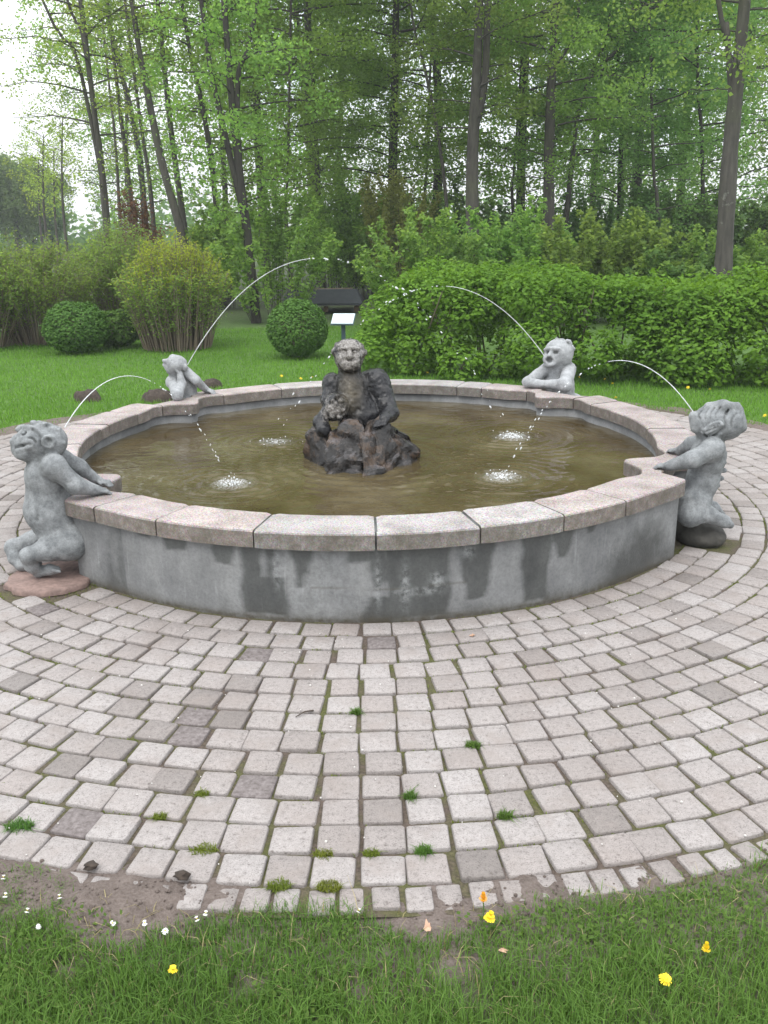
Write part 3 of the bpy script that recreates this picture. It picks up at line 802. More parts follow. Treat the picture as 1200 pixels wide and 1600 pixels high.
def sculpt_near_left():
    Y0 = 4.62; base = np.array((-1.80, 4.60, 0)); px = .00352
    s = Sculpt(); A = lambda x, y, d=0.0: at(x, y, Y0 + d)
    # torso leaning on the rim
    s.cap(A(73, 742), A(76, 795), 30 * px, 33 * px, .04).cap(A(76, 795), A(98, 838), 33 * px, 35 * px, .04)
    s.ell(A(72, 742, -.02), (.10, .105, .095), .03).ell(A(72, 800, -.02), (.095, .10, .085), .04)
    s.ell(A(108, 846, -.02), (.11, .13, .10), .03)
    s.cut(A(56, 748, -.13), A(58, 812, -.13), .006, .02)
    # neck and head, chin up
    s.cap(A(74, 725), A(68, 705), 22 * px, 21 * px, .03)
    s.ell(A(64, 688), (.118, .105, .098), .025)
    s.ell(A(42, 698, -.01), (.078, .085, .075), .03)             # heavy jaw and muzzle
    s.ell(A(86, 690, .0), (.060, .09, .075), .02)
    f = lambda x, y, p=0.0: s.skin(x, y, Y0, p)
    s.ell(f(49, 690, .03), (.045, .045, .04), .02)                  # cheek
    s.cap(f(26, 684, .012), f(22, 690, .02), .018, .022, .010)      # snub nose
    s.line([(27, 671), (37, 667), (52, 669)], Y0, .012, True, .002, .008)      # brow
    s.ell(f(37, 677), (.019, .018, .013), .006, sub=True); s.ell(f(37, 677, .010), (.010, .010, .009), .003)
    s.line([(23, 700), (32, 697), (47, 694)], Y0, .0075, push=-.002)            # mouth
    s.line([(26, 704), (36, 702), (45, 699)], Y0, .009, True, .003, .006)      # lower lip
    s.line([(51, 671), (58, 676), (64, 684), (64, 696)], Y0, .008, push=-.002)   # hairline
    s.line([(44, 684), (52, 686), (56, 692)], Y0, .005)
    s.ell(A(38, 708, -.05), (.045, .045, .03), .02)
    for x, y, d in ((84, 669, -.02), (70, 662, -.03), (52, 659, -.02), (92, 676, .02), (97, 692, -.03), (60, 660, .04), (80, 668, .05)):
        s.ell(A(x, y, d), (.017, .02, .010), .012)                  # curls
    for i in range(9):                                              # ear rim
        a = i * 2 * math.pi / 9; b_ = (i + 1) * 2 * math.pi / 9
        s.cap(A(76 + 9.5 * math.cos(a), 690 + 9 * math.sin(a), -.108), A(76 + 9.5 * math.cos(b_), 690 + 9 * math.sin(b_), -.108), .009, .009, .006)
    s.ell(A(76, 690, -.095), (.03, .018, .028), .01); s.ell(A(76, 689, -.118), (.016, .016, .015), .006, sub=True)
    s.cap(A(92, 676, -.02), A(94, 668, -.02), .012, .006, .01)
    # near arm
    h1 = plane(150, 766, ZC + .028); h1t = plane(170, 768, ZC + .012)
    sh = A(84, 728, -.10); el = A(118, 758, -.07)
    s.ell(sh, (.065, .06, .062), .03); s.chain([sh, el, h1], [.054, .046, .030], .025); fingers(s, h1, h1t, 1, .009)
    # far arm
    h2 = plane(152, 750, ZC + .03); h2t = plane(172, 756, ZC + .012)
    s.chain([A(92, 712, .10), A(124, 730, .16), h2], [.050, .040, .026], .025); fingers(s, h2, h2t, -1, .009)
    # near leg: kneeling, heel up
    s.chain([A(112, 848, -.06), A(76, 858, -.12), A(44, 868, -.13)], [.085, .058, .042], .03)
    s.chain([A(44, 868, -.13), A(50, 884, -.11), A(60, 893, -.08)], [.042, .036, .030], .02)
    s.chain([A(60, 893, -.08), A(78, 890, -.09), A(88, 890, -.095)], [.030, .028, .022], .015)
    for i in range(4): s.cap(A(84, 891, -.12 + .018 * i), A(93 - i, 893, -.125 + .018 * i), .011, .009, .006)
    # far leg
    s.chain([A(92, 836, .08), A(52, 845, .12), A(20, 855, .10)], [.08, .052, .042], .03)
    s.chain([A(20, 855, .10), A(24, 872, .05), A(34, 882, .03)], [.042, .036, .032], .02)
    s.cap(A(34, 882, .03), A(58, 880, .0), .032, .026, .02)
    t = thing('imp_statue', 'grey stone imp with round ears leaning back at the basin, nearest the bare soil', 'statue', base)
    t['label'] = 'grey stone imp with round ear and face thrown back, on a reddish round slab'
    link('body', s.mesh('body', M['statue'], .006, .0025, 1, base), t)
    disk_slab('plinth', 0, -.03, .235, -.01, .022, M['slab'], t, 4)

def sculpt_near_right():
    Y0 = 5.02; base = np.array((1.92, 4.98, 0)); px = .00378
    s = Sculpt(); A = lambda x, y, d=0.0: at(x, y, Y0 + d)
    s.cap(A(1106, 712), A(1098, 750), 25 * px, 23 * px, .03).cap(A(1098, 750), A(1086, 785), 23 * px, 22 * px, .03)
    s.ell(A(1106, 715, -.02), (.095, .10, .10), .03)
    for i, (x, y) in enumerate(((1127, 695), (1131, 708), (1130, 722), (1130, 735), (1126, 747), (1120, 758))): s.ell(A(x, y, .02), (.020, .022, .016), .008)   # knobbly spine
    s.cap(A(1108, 700), A(1110, 682), 20 * px, 20 * px, .03)
    # head thrown back, hair cut square
    s.ell(A(1112, 660), (.112, .11, .098), .02)
    s.ell(A(1138, 660, 0), (.085, .10, .098), .025)
    s.chain([A(1108, 636, 0), A(1130, 634, -.03), A(1151, 634, -.02)], [.028, .032, .018], .02)
    s.cap(A(1150, 637, -.02), A(1153, 631, -.02), .014, .008, .012)
    s.cap(A(1154, 640, -.02), A(1159, 668, -.02), .024, .028, .02)
    s.cap(A(1158, 655, -.03), A(1162, 664, -.03), .016, .012, .012)
    s.cut(A(1136, 640, -.12), A(1130, 668, -.13), .010, .02)         # edge of the hair
    s.cap(A(1084, 650, -.02), A(1087, 668, -.02), .028, .03, .02)    # mouth side
    f = lambda x, y, p=0.0: s.skin(x, y, Y0, p)
    s.cap(f(1101, 674, -.002), f(1126, 664, -.006), .022, .012, .008)     # big leaf-shaped ear
    s.line([(1100, 672), (1110, 664), (1124, 659), (1129, 664)], Y0, .008, True, -.002, .004)
    s.line([(1104, 675), (1114, 671), (1122, 667)], Y0, .008, push=-.001, k=.004)
    s.line([(1095, 674), (1104, 682), (1118, 680), (1129, 671)], Y0, .009)
    s.line([(1137, 640), (1133, 652), (1134, 664), (1129, 676)], Y0, .007, push=-.002)
    s.line([(1152, 645), (1144, 654), (1143, 666)], Y0, .006, push=-.002)
    for i in range(4): s.line([(1096 + i * 10, 641 - i * 1.6), (1092 + i * 9, 648 - i), (1094 + i * 8, 655 - i * .8)], Y0, .0042, push=-.003)
    # near arm
    h1 = plane(1048, 727, ZC + .03); h1t = plane(1025, 729, ZC + .012)
    sh = A(1114, 702, -.10); el = A(1082, 718, -.13)
    s.ell(sh, (.066, .06, .062), .03); s.chain([sh, el, h1], [.056, .048, .031], .025); fingers(s, h1, h1t, -1, .0095)
    h2 = plane(1062, 704, ZC + .03); h2t = plane(1046, 704, ZC + .012)
    s.chain([A(1100, 690, .10), A(1080, 694, .16), h2], [.050, .04, .028], .025); fingers(s, h2, h2t, 1, .009)
    # kneeling legs, feet behind
    s.chain([A(1086, 785, -.06), A(1078, 806, -.10)], [.085, .066], .03)
    s.chain([A(1080, 803, -.10), A(1108, 805, -.11), A(1132, 815, -.10)], [.062, .045, .036], .025)
    s.chain([A(1132, 815, -.10), A(1141, 820, -.09)], [.036, .022], .012)
    s.chain([A(1092, 782, .08), A(1088, 800, .10), A(1112, 796, .12), A(1126, 806, .12)], [.078, .06, .046, .03], .025)
    t = thing('imp_statue', 'grey stone imp with square cropped hair and knobbly spine, kneeling on a dark lump', 'statue', base)
    link('body', s.mesh('body', M['statue'], .006, .0025, 2, base), t)
    r = Sculpt(); r.ell(A(1097, 836, .02), (.125, .13, .075), .02).ell(A(1112, 838, -.03), (.075, .08, .06), .03).ell(A(1080, 828, .05), (.09, .1, .1), .03)
    link('plinth', r.mesh('plinth', M['wetbase'], .008, .007, 5, base), t)

def sculpt_back_right():
    Y0 = 7.78; base = np.array((1.56, 7.86, 0)); px = .00585
    s = Sculpt(); A = lambda x, y, d=0.0: at(x, y, Y0 + d)
    # head (chin towards the pool)
    s.ell(A(873, 552), (.125, .12, .125), .02)
    s.ell(A(862, 561, -.06), (.075, .07, .062), .025)
    f = lambda x, y, p=0.0: s.skin(x, y, Y0, p)
    s.line([(851, 547), (860, 544), (874, 545)], Y0, .014, True, -.002, .008)
    s.ell(f(856, 551), (.024, .024, .016), .008, sub=True); s.ell(f(868, 551), (.024, .024, .016), .008, sub=True)
    s.cap(f(861, 549, .004), f(858, 556, -.008), .013, .019, .01)
    s.ell(f(858, 563), (.032, .045, .028), .008, sub=True)            # open mouth
    s.line([(851, 569), (858, 571), (866, 568)], Y0, .013, True, 0, .008)
    s.cap(A(869, 539, -.02), A(870, 530, -.02), .034, .016, .012)
    for i in range(7):
        a = i * 2 * math.pi / 7; b_ = (i + 1) * 2 * math.pi / 7
        s.cap(A(887 + 5 * math.cos(a), 537 + 5 * math.sin(a), -.05), A(887 + 5 * math.cos(b_), 537 + 5 * math.sin(b_), -.05), .013, .013, .006)
    s.cap(A(892, 549, 0), A(897, 545, 0), .026, .012, .008)
    for x, y in ((878, 533), (864, 537), (892, 542)): s.ell(A(x, y, 0), (.025, .03, .02), .015)
    # trunk
    s.cap(A(872, 572, .04), A(872, 600, .05), .10, .13, .04).cap(A(872, 600, .05), A(874, 640, .08), .13, .15, .04)
    s.cap(A(869, 580, .0), A(868, 565, 0), .07, .08, .03)
    hz = ZC + .045
    e1 = plane(883, 602, ZC + .06); s.chain([A(889, 577, -.0), e1, plane(852, 600, hz)], [.062, .056, .034], .02)
    fingers(s, plane(856, 601, hz), plane(842, 601, hz - .015), 1, .013)
    e2 = plane(824, 597, ZC + .05); s.chain([A(856, 575, .02), A(840, 586, 0), e2], [.055, .048, .042], .02)
    s.chain([e2, plane(846, 600, hz)], [.042, .034], .02)
    # folded legs against the outside of the wall
    for sx in (-.12, .12):
        p = base + (sx, .06, .26); s.chain([p, base + (sx * 1.3, .30, .07), base + (sx, .52, .05)], [.11, .075, .045], .03)
    t = thing('imp_statue', 'pale stone imp with small horns and folded arms, in front of the clipped hedge', 'statue', base)
    link('body', s.mesh('body', M['statue_pale'], .0085, .003, 3, base), t)

def sculpt_back_left():
    Y0 = 7.58; base = np.array((-1.74, 7.66, 0))
    s = Sculpt(); A = lambda x, y, d=0.0: at(x, y, Y0 + d)
    s.ell(A(276, 569), (.085, .09, .072), .02)
    s.cap(A(268, 566, -.03), A(256, 563.5, -.05), .036, .014, .02)        # snout
    s.cap(A(270, 559, -.01), A(284, 566, 0), .03, .035, .02)
    s.cap(A(258, 570, -.03), A(266, 576, -.03), .022, .035, .02)
    s.cut(A(256, 568, -.09), A(266, 569, -.10), .008, .01)
    s.ell(A(266, 563, -.085), (.016, .02, .011), .008, sub=True)
    s.ell(A(289, 574, -.04), (.024, .02, .03), .01)
    s.cap(A(268, 578, .0), A(281, 585, .03), .042, .055, .03)
    # elbow propped on the coping, hand at the throat
    e = plane(277, 618, ZC + .042)
    s.chain([A(270, 598, -.01), e], [.046, .045], .015); s.chain([e, A(284, 600, -.06), A(281, 584, -.05)], [.044, .038, .026], .012)
    for i in range(4): s.cap(A(281, 585, -.06 + i * .018), A(276, 579, -.075 + i * .018), .010, .009, .006)
    s.ell(A(270, 597, .02), (.06, .07, .06), .03)
    # body and the far arm sloping down to the rim
    s.chain([A(283, 584, .05), A(290, 604, .09), A(292, 645, .12)], [.058, .085, .13], .03)
    h = plane(322, 609, ZC + .03)
    s.chain([A(289, 579, .02), A(306, 594, .0), h], [.042, .040, .028], .012); fingers(s, h, plane(334, 613, ZC + .012), 1, .011)
    for sx in (-.12, .12):
        p = base + (sx, .06, .24); s.chain([p, base + (sx * 1.3, .30, .07), base + (sx, .5, .05)], [.10, .07, .045], .03)
    t = thing('imp_statue', 'small pale stone imp with a pointed snout resting its chin on one hand', 'statue', base)
    link('body', s.mesh('body', M['statue_pale'], .008, .003, 4, base), t)

def rock_me(name, pts, seed, mat_, org, sub=4, amp=.03):
    bm = bmesh.new(); q = np.random.default_rng(seed)
    for p in pts: bm.verts.new(Vector(p) - Vector(org))
    bmesh.ops.convex_hull(bm, input=bm.verts[:])
    for v in [v for v in bm.verts if not v.link_faces]: bm.verts.remove(v)
    bmesh.ops.triangulate(bm, faces=bm.faces[:])
    for _ in range(sub):
        bmesh.ops.subdivide_edges(bm, edges=[e for e in bm.edges if e.calc_length() > .026], cuts=1, use_grid_fill=True)
        bmesh.ops.triangulate(bm, faces=bm.faces[:])
    for _ in range(1): bmesh.ops.smooth_vert(bm, verts=bm.verts[:], factor=.3, use_axis_x=True, use_axis_y=True, use_axis_z=True)
    V = np.array([v.co for v in bm.verts]); bm.normal_update(); Nn = np.array([v.normal for v in bm.verts])
    d = (fbm(V * 6, seed, 3) - .5) * amp * 1.8 - (1 - np.abs(fbm(V * 6.5, seed + 9, 2) - .5) * 6).clip(0, 1) * amp * .9 + (fbm(V * 26, seed + 3, 2) - .5) * amp * .8
    for v, n_, x in zip(bm.verts, Nn, d): v.co += Vector(n_ * x)
    m = bpy.data.meshes.new(name); bm.to_mesh(m); bm.free(); m.materials.append(mat_); return m

def sculpt_centre():
    base = np.array((-.13, 6.0, ZW))
    t = thing('troll_sculpture', 'dark weathered troll figure crouching behind wet brown rocks in mid basin', 'sculpture', base)
    s = Sculpt(); A = lambda x, y, Y: at(x, y, Y); px = .0045
    # head tipped back, face up towards the viewer
    s.ell(A(545, 556, 6.12), (.100, .105, .105), .02)
    s.ell(A(546, 568, 6.06), (.078, .075, .062), .025)
    s.cap(A(531, 545, 6.05), A(542, 544, 6.03), .015, .015, .012).cap(A(548, 543, 6.03), A(559, 545, 6.05), .015, .015, .012)
    for x in (537, 554): s.ell(A(x, 549.5, 6.025), (.022, .020, .013), .008, sub=True); s.ell(A(x, 549.5, 6.035), (.013, .012, .009), .004)
    s.cap(A(546, 547, 6.03), A(546, 557, 5.995), .012, .020, .010); s.ell(A(541, 557, 6.01), (.013, .012, .010), .008).ell(A(551, 557, 6.01), (.013, .012, .010), .008)
    s.cut(A(536, 563, 6.0), A(556, 563, 6.0), .0065, .01); s.cap(A(538, 567, 6.005), A(555, 567, 6.005), .011, .011, .01)
    s.ell(A(534, 559, 6.05), (.030, .03, .03), .02).ell(A(557, 559, 6.05), (.032, .03, .03), .02)
    s.ell(A(546, 574, 6.02), (.042, .035, .025), .02)
    for x, y in ((530, 539), (541, 535), (553, 535), (563, 541), (567, 551), (524, 549)): s.ell(A(x, y, 6.12), (.028, .04, .018), .03)
    # neck, chest, hunched shoulders
    s.cap(A(546, 580, 6.11), A(550, 632, 6.03), .078, .085, .02)
    s.cap(A(552, 615, 6.12), A(564, 650, 6.10), .12, .165, .05)
    s.cap(A(540, 606, 6.22), A(578, 606, 6.2), .09, .112, .04)
    s.ell(A(584, 596, 6.16), (.098, .105, .085), .03); s.ell(A(519, 599, 6.18), (.062, .08, .075), .03)
    s.cut(A(556, 590, 5.985), A(560, 640, 5.95), .012, .03); s.cut(A(580, 612, 6.0), A(584, 650, 5.95), .012, .03)
    # arms
    s.chain([A(590, 597, 6.14), A(603, 630, 6.06), A(609, 646, 5.98), A(600, 656, 5.86)], [.086, .064, .056, .042], .025)
    for i in range(4): s.cap(A(606 - i * 5, 652 + i, 5.86), A(600 - i * 5, 664 + i, 5.80), .017, .013, .008)
    s.chain([A(519, 600, 6.16), A(514, 625, 6.1), A(520, 648, 5.98)], [.062, .052, .046], .03)
    # knobbly lump held under the left arm
    s.ell(A(526, 636, 5.95), (.088, .08, .09), .02)
    for i in range(16):
        a = i * 2.4; s.ell(A(526 + 15 * math.cos(a) * (i % 4 + 1) / 4, 636 + 17 * math.sin(a) * (i % 3 + 1) / 3, 5.885), (.020, .02, .018), .008)
    s.chain([A(512, 640, 5.95), A(500, 660, 5.92), A(506, 672, 5.86)], [.04, .045, .05], .02)
    m = s.mesh('figure', M['figure'], .006, .009, 6, base)
    V = np.zeros(len(m.vertices) * 3, np.float32); m.vertices.foreach_get('co', V); V = V.reshape(-1, 3) + base
    P = project(V)
    lich = .85 * np.exp(-(((P[:, 0] - 546) / 26) ** 2 + ((P[:, 1] - 553) / 26) ** 4)) * (V[:, 2] > .84) + .75 * np.exp(-(((P[:, 0] - 522) / 22) ** 2 + ((P[:, 1] - 640) / 26) ** 2)) + .10 * np.clip((V[:, 2] - .75) * 4, 0, 1)
    attr(m, 'lichen', lich); attr(m, 'brown', np.exp(-(((P[:, 0] - 548) / 16) ** 2 + ((P[:, 1] - 612) / 32) ** 2)))
    link('figure', m, t)
    zb = ZW - .12
    def dn(p): p = np.array(p); p[2] = zb; return p
    def slab(front, back):   # front outline + back outline
        return front + back
    Lf = [at(471, 700, 5.98), at(478, 672, 5.98), at(499, 664, 5.98), at(511, 672, 5.85), at(512, 724, 5.72), dn(at(512, 724, 5.66)), dn(at(470, 705, 6.0)), at(518, 668, 6.2), dn(at(520, 668, 6.3)), dn(at(480, 668, 6.3))]
    link('rock', rock_me('rock', Lf, 3, M['rock'], base, 4, .025), t)
    Cf = [at(505, 744, 5.54), at(508, 690, 5.72), at(515, 676, 5.78), at(540, 652, 5.84), at(560, 656, 5.84), at(570, 666, 5.78), at(570, 745, 5.52), dn(at(505, 748, 5.50)), dn(at(570, 750, 5.48)), dn(at(510, 690, 6.2)), dn(at(566, 690, 6.2)), at(530, 652, 6.05), at(562, 654, 6.05)]
    link('rock', rock_me('rock', Cf, 5, M['rock'], base, 4, .035), t)
    Rf = [at(566, 664, 5.78), at(580, 654, 5.82), at(596, 648, 5.86), at(612, 666, 5.84), at(640, 692, 5.82), at(658, 704, 5.88), at(652, 718, 5.82), at(600, 738, 5.56), at(566, 744, 5.51), dn(at(566, 750, 5.47)), dn(at(652, 722, 5.82)), dn(at(600, 742, 5.52)), dn(at(569, 690, 6.2)), dn(at(640, 690, 6.15)), at(600, 655, 6.05), at(572, 660, 6.05)]
    link('rock', rock_me('rock', Rf, 8, M['rock'], base, 4, .035), t)
    Sf = [at(618, 668, 5.95), at(640, 680, 5.95), at(657, 702, 5.95), dn(at(656, 704, 5.95)), dn(at(620, 704, 6.3)), at(612, 662, 6.1), dn(at(612, 700, 5.9)), at(648, 696, 6.1)]
    link('rock', rock_me('rock', Sf, 13, M['rock'], base, 4, .025), t)
sculpt_near_left(); sculpt_near_right(); sculpt_back_right(); sculpt_back_left(); sculpt_centre()

# ------------------------------------------------------------------ water jets
def ico(r=1.0, sub=1):
    bm = bmesh.new(); bmesh.ops.create_icosphere(bm, subdivisions=sub, radius=r)
    V = np.array([v.co for v in bm.verts]); F = np.array([[v.index for v in f.verts] for f in bm.faces]); bm.free(); return V, F
ICO = ico()
def blobs(g, P, rad, stretch=None):
    for i, (p, r_) in enumerate(zip(P, rad)):
        V = ICO[0] * r_
        if stretch is not None:
            d = stretch[i] / (np.linalg.norm(stretch[i]) + 1e-9); V = V + np.outer(V @ d, d) * 1.2
        g.add(V + p, ICO[1])
def jet(label, start, apex_py, end, solid, seed, spread=.012):
    q = np.random.default_rng(seed); s, e = np.array(start), np.array(end)
    best = None
    for h in np.linspace(.02, 1.6, 160):            # apex height above the mouth that puts the crest where it stands
        a = h; drop = s[2] - e[2]; tu = math.sqrt(2 * a / 9.81); td = math.sqrt(2 * (a + drop) / 9.81); T = tu + td
        tt = np.linspace(0, T, 60); f = tt / T
        P = s[None] + (e - s)[None] * f[:, None]; P[:, 2] = s[2] + 9.81 * tu * tt - .5 * 9.81 * tt ** 2
        c = abs(project(P)[:, 1].min() - apex_py)
        if best is None or c < best[0]: best = (c, tu, T)
    _, tu, T = best
    def pos(t):
        t = np.atleast_1d(t); f = t / T; P = s[None] + (e - s)[None] * f[:, None]; P[:, 2] = s[2] + 9.81 * tu * t - .5 * 9.81 * t ** 2; return P
    th = thing('water_jet', label, 'water jet', tuple(s), 'water jets spouting into the basin')
    dist = np.linalg.norm(s - (0, 0, CAM_H)); k = dist / 5.0
    g = Geo(); t = np.linspace(0, T * solid, 40); w = .0027 * k ** .7 * (1 - .35 * np.linspace(0, 1, 40)) * (1 + q.normal(0, .12, 40)); tube(g, pos(t) - s, w, 6)
    link('stream', g.mesh('stream', M['spray'], True), th)
    g = Geo(); n = int(38 * T / .8); t = np.sort(q.uniform(T * solid * .97, T * .985, n))
    P = pos(t) + q.normal(0, 1, (n, 3)) * (spread * ((t / T) - solid * .8).clip(0.05))[:, None]
    V = pos(t + .004) - pos(t); r_ = np.abs(q.normal(.0030, .0012, n)).clip(.0014) * k ** .45
    blobs(g, P - s, r_, V); link('droplets', g.mesh('droplets', M['spray'], True), th)['kind'] = 'stuff'
    return th, s
def splash(th, s, c, n, seed, r=.07, up=.028):
    q = np.random.default_rng(seed); g = Geo(); a = q.uniform(0, 2 * math.pi, n); d = np.abs(q.normal(0, r, n))
    P = np.column_stack([c[0] + d * np.cos(a), c[1] + d * np.sin(a), c[2] + .004 + np.abs(q.normal(0, up, n)) * np.exp(-d / r)])
    blobs(g, P - s, np.abs(q.normal(.0032, .0018, n)).clip(.0012)); link('splash', g.mesh('splash', M['spray'], True), th)['kind'] = 'stuff'
j, s = jet('short water jet rising behind the round-eared imp and falling past the snouted imp', at(101, 668, 4.70), 588, SPLASH['NL'], .52, 1); splash(j, s, SPLASH['NL'], 46, 1)
j, s = jet('tallest water jet, springing from the small imp with a pointed snout', at(293, 570, 7.56), 403, SPLASH['BL'], .42, 2, .03); splash(j, s, SPLASH['BL'], 60, 2, .09, .03)
j, s = jet('water jet from the imp with square cropped hair, low against the hedge', at(1084, 645, 5.04), 563, SPLASH['NR'], .45, 3); splash(j, s, SPLASH['NR'], 46, 3)
j, s = jet('water jet from the horned imp, crossing the dark hedge behind the troll', at(851, 557, 7.62), 447, SPLASH['BR'], .40, 4, .03); splash(j, s, SPLASH['BR'], 30, 4, .14, .01)

# ------------------------------------------------------------------ leaves
def leaf_quads(C, L, W, q, tilt=.55, out=None):
    n = len(C); yaw = q.uniform(0, 2 * math.pi, n)
    nrm = np.column_stack([q.normal(0, tilt, n), q.normal(0, tilt, n), np.ones(n)])
    if out is not None: nrm = nrm * .6 + out
    nrm /= np.linalg.norm(nrm, axis=1)[:, None]
    d = np.column_stack([np.cos(yaw), np.sin(yaw), q.normal(0, .25, n)])
    d -= nrm * (d * nrm).sum(1)[:, None]; d /= np.linalg.norm(d, axis=1)[:, None] + 1e-9
    b = np.cross(nrm, d); l = (L * q.uniform(.6, 1.25, n))[:, None]; w_ = (W * q.uniform(.7, 1.2, n))[:, None]
    V = np.stack([C - d * l * .5, C + b * w_ * .5 - d * l * .05 - nrm * l * .06, C + d * l * .5, C - b * w_ * .5 - d * l * .05 - nrm * l * .06], 1)
    return V.reshape(-1, 3), np.arange(4 * n).reshape(n, 4)

def make_crown(trunk_pts, q, nb, per, lmin, lmax, hmin, hmax, leaf=(.10, .065), layer=.09, rise=.25, thin=1.0, gtw=None, vis=None):
    """layered sprays of leaves on side branches growing off the trunk line"""
    P = np.asarray(trunk_pts); z = P[:, 2]; Cs = []
    for b in range(nb):
        h = hmin + (hmax - hmin) * (b + q.uniform(0, 1)) / nb if vis is None or b % 7 else q.uniform(vis, hmax)
        if vis is not None and b % 7: h = hmin + (vis - hmin) * (b + q.uniform(0, 1)) / nb
        p0 = np.array([np.interp(h, z, P[:, i]) for i in range(3)]); p0[2] = h
        az = b * 2.4 + q.uniform(-.6, .6); f = (h - hmin) / (hmax - hmin + 1e-6)
        L = (lmin + (lmax - lmin) * math.sin(math.pi * min(1, .25 + .75 * (1 - f)))) * q.uniform(.7, 1.2)
        d = np.array((math.cos(az), math.sin(az), 0)); up = rise * q.uniform(.4, 1.5)
        t = np.linspace(0, 1, 7)[:, None]
        B = p0 + d * L * t + np.array((0, 0, 1)) * L * (up * t - .38 * up * t ** 2 - .12 * t ** 3) + q.normal(0, .04 * L, (7, 3)) * t * .5
        if gtw is not None: tube(gtw, B, np.linspace(.028, .004, 7) * (L / 2.5), 4)
        side = np.array((-d[1], d[0], 0))
        for tw in range(int(7 * L / 2.0)):
            tt = q.uniform(.22, 1.0); k = tt * 6; i = min(int(k), 5); b0 = B[i] + (B[i + 1] - B[i]) * (k - i)
            ln = L * .38 * (1.15 - tt * .7) * q.uniform(.5, 1.2); sd_ = q.choice((-1, 1))
            e = b0 + (side * sd_ * .85 + d * .55) * ln + np.array((0, 0, q.normal(-.03, .10) * ln))
            if gtw is not None and q.random() < .5: tube(gtw, [b0, (b0 + e) / 2 + (0, 0, .03), e], [.008, .006, .003], 3)
            m_ = max(5, int(per * 2.9 * ln * thin * q.uniform(.6, 1.3)))
            s = q.uniform(.1, 1.05, m_)[:, None]
            Cs.append(b0 + (e - b0) * s + q.normal(0, 1, (m_, 3)) * np.array((.13, .13, layer)) * (1.25 - s * .6) - np.array((0, 0, .05)) * s ** 2)
    C = np.concatenate(Cs)
    return leaf_quads(C, leaf[0] * .82, leaf[1] * .85, q, 1.5)

def trunk_path(pix, Y, top=15.0, dy=None):
    P = [at(x, y, Y + (dy[i] if dy else 0)) for i, (x, y) in enumerate(pix)]     # bottom -> top
    d = P[1] - P[0]; d = d / d[2] * .35; g = P[0] + d * (-P[0][2] / .35) * .6; g[2] = -.05
    e = P[-1] - P[-2]; e = e / max(e[2], .1); last = P[-1] + e * max(0, top - P[-1][2]) * np.array((.6, .6, 1))
    return spline([g] + P + ([last] if top > P[-1][2] + .5 else []), 22)

def fork(g, path, at_frac, pix, Y, r0, r1, top=13):
    i = int(at_frac * (len(path) - 1)); P = [path[i]] + [at(x, y, Y) for x, y in pix]
    e = P[-1] - P[-2]
    if e[2] > .2 and top > P[-1][2]: P.append(P[-1] + e / e[2] * (top - P[-1][2]) * np.array((.6, .6, 1)))
    Q = spline(P, 12); tube(g, Q, np.linspace(r0, r1, 12), 6); return Q

def tree(name, label, cat, pix, Y, r0, leafm, bark='bark', top=15, nb=34, per=60, lmin=1.2, lmax=3.0, hmin=2.0, hmax=None, forks=(), leaf=(.10, .065), thin=1.0, seed=0, group=None, crownP=None, rise=.25):
    q = np.random.default_rng(seed + 500); path = trunk_path(pix, Y, top)
    base = path[0].copy(); t = thing(name, label, cat, base, group)
    g = Geo(); n = len(path); rad = r0 * (1 - .62 * np.linspace(0, 1, n) ** 1.1); rad[0] *= 1.5; rad[1] *= 1.12
    tube(g, path - base, rad * (1 + q.normal(0, .03, n)), 10)
    gb = Geo(); hmax = hmax or top; limbs = []
    V, F = make_crown(path - base, q, nb, per, lmin, lmax, hmin, hmax, leaf, .17, rise, thin, gb, min(hmax - .5, 3.6 + .25 * Y))
    vs_, fs_ = [V], [F]; nv = len(V)
    for (fr, px_, ra, rb) in forks:
        gl = Geo(); Q = fork(gl, path, fr, px_, Y, ra, rb, top - 1) - base; gl.v = [v_ - base for v_ in gl.v]; limbs.append(gl)
        v, f = make_crown(Q, q, max(4, nb // 4), per, lmin * .7, lmax * .6, max(Q[0, 2], hmin), Q[-1, 2], leaf, .17, rise, thin, gb)
        vs_.append(v); fs_.append(f + nv); nv += len(v)
    tube_off = gb
    tr = link('trunk', g.mesh('trunk', M[bark], True), t)
    for gl in limbs: link('limb', gl.mesh('limb', M[bark], True), t)
    if gb.n: link('branches', gb.mesh('branches', M[bark], True), t)['kind'] = 'stuff'
    link('crown', me_np('crown', np.concatenate(vs_), np.concatenate(fs_), M[leafm]), t)['kind'] = 'stuff'
    return t

GW = 'trees at the edge of the wood'
tree('tree', 'spreading tree with a forked olive crown at the open end of the wood', 'tree', [(172, 420), (165, 330), (155, 230), (143, 140)], 22, .11, 'olive', nb=34, per=24, lmin=1.0, lmax=3.0, hmin=2.2, top=12,
     forks=[(.50, [(120, 90), (75, 20)], .05, .02), (.50, [(130, 60), (105, 0)], .05, .02)], leaf=(.085, .05), seed=1, group=GW)
tree('tree', 'slim bare-stemmed tree right beside the spreading olive tree', 'tree', [(212, 365), (196, 240), (178, 90)], 25, .075, 'olive', nb=20, per=20, lmin=.8, lmax=2.0, hmin=4.5, top=14, seed=2, group=GW)
tree('tree', 'tall tree leaning strongly toward the open sky, trunk curved', 'tree', [(283, 365), (252, 250), (226, 120), (206, 0)], 21, .105, 'beech', nb=22, per=20, lmin=1.0, lmax=2.4, hmin=4.6, top=14, seed=3, group=GW)
tree('tree', 'tall slender tree leaning alongside the curved leaning tree', 'tree', [(288, 355), (268, 210), (246, 0)], 23, .09, 'beech', nb=22, per=20, lmin=1.0, lmax=2.2, hmin=4.8, top=14, seed=4, group=GW)
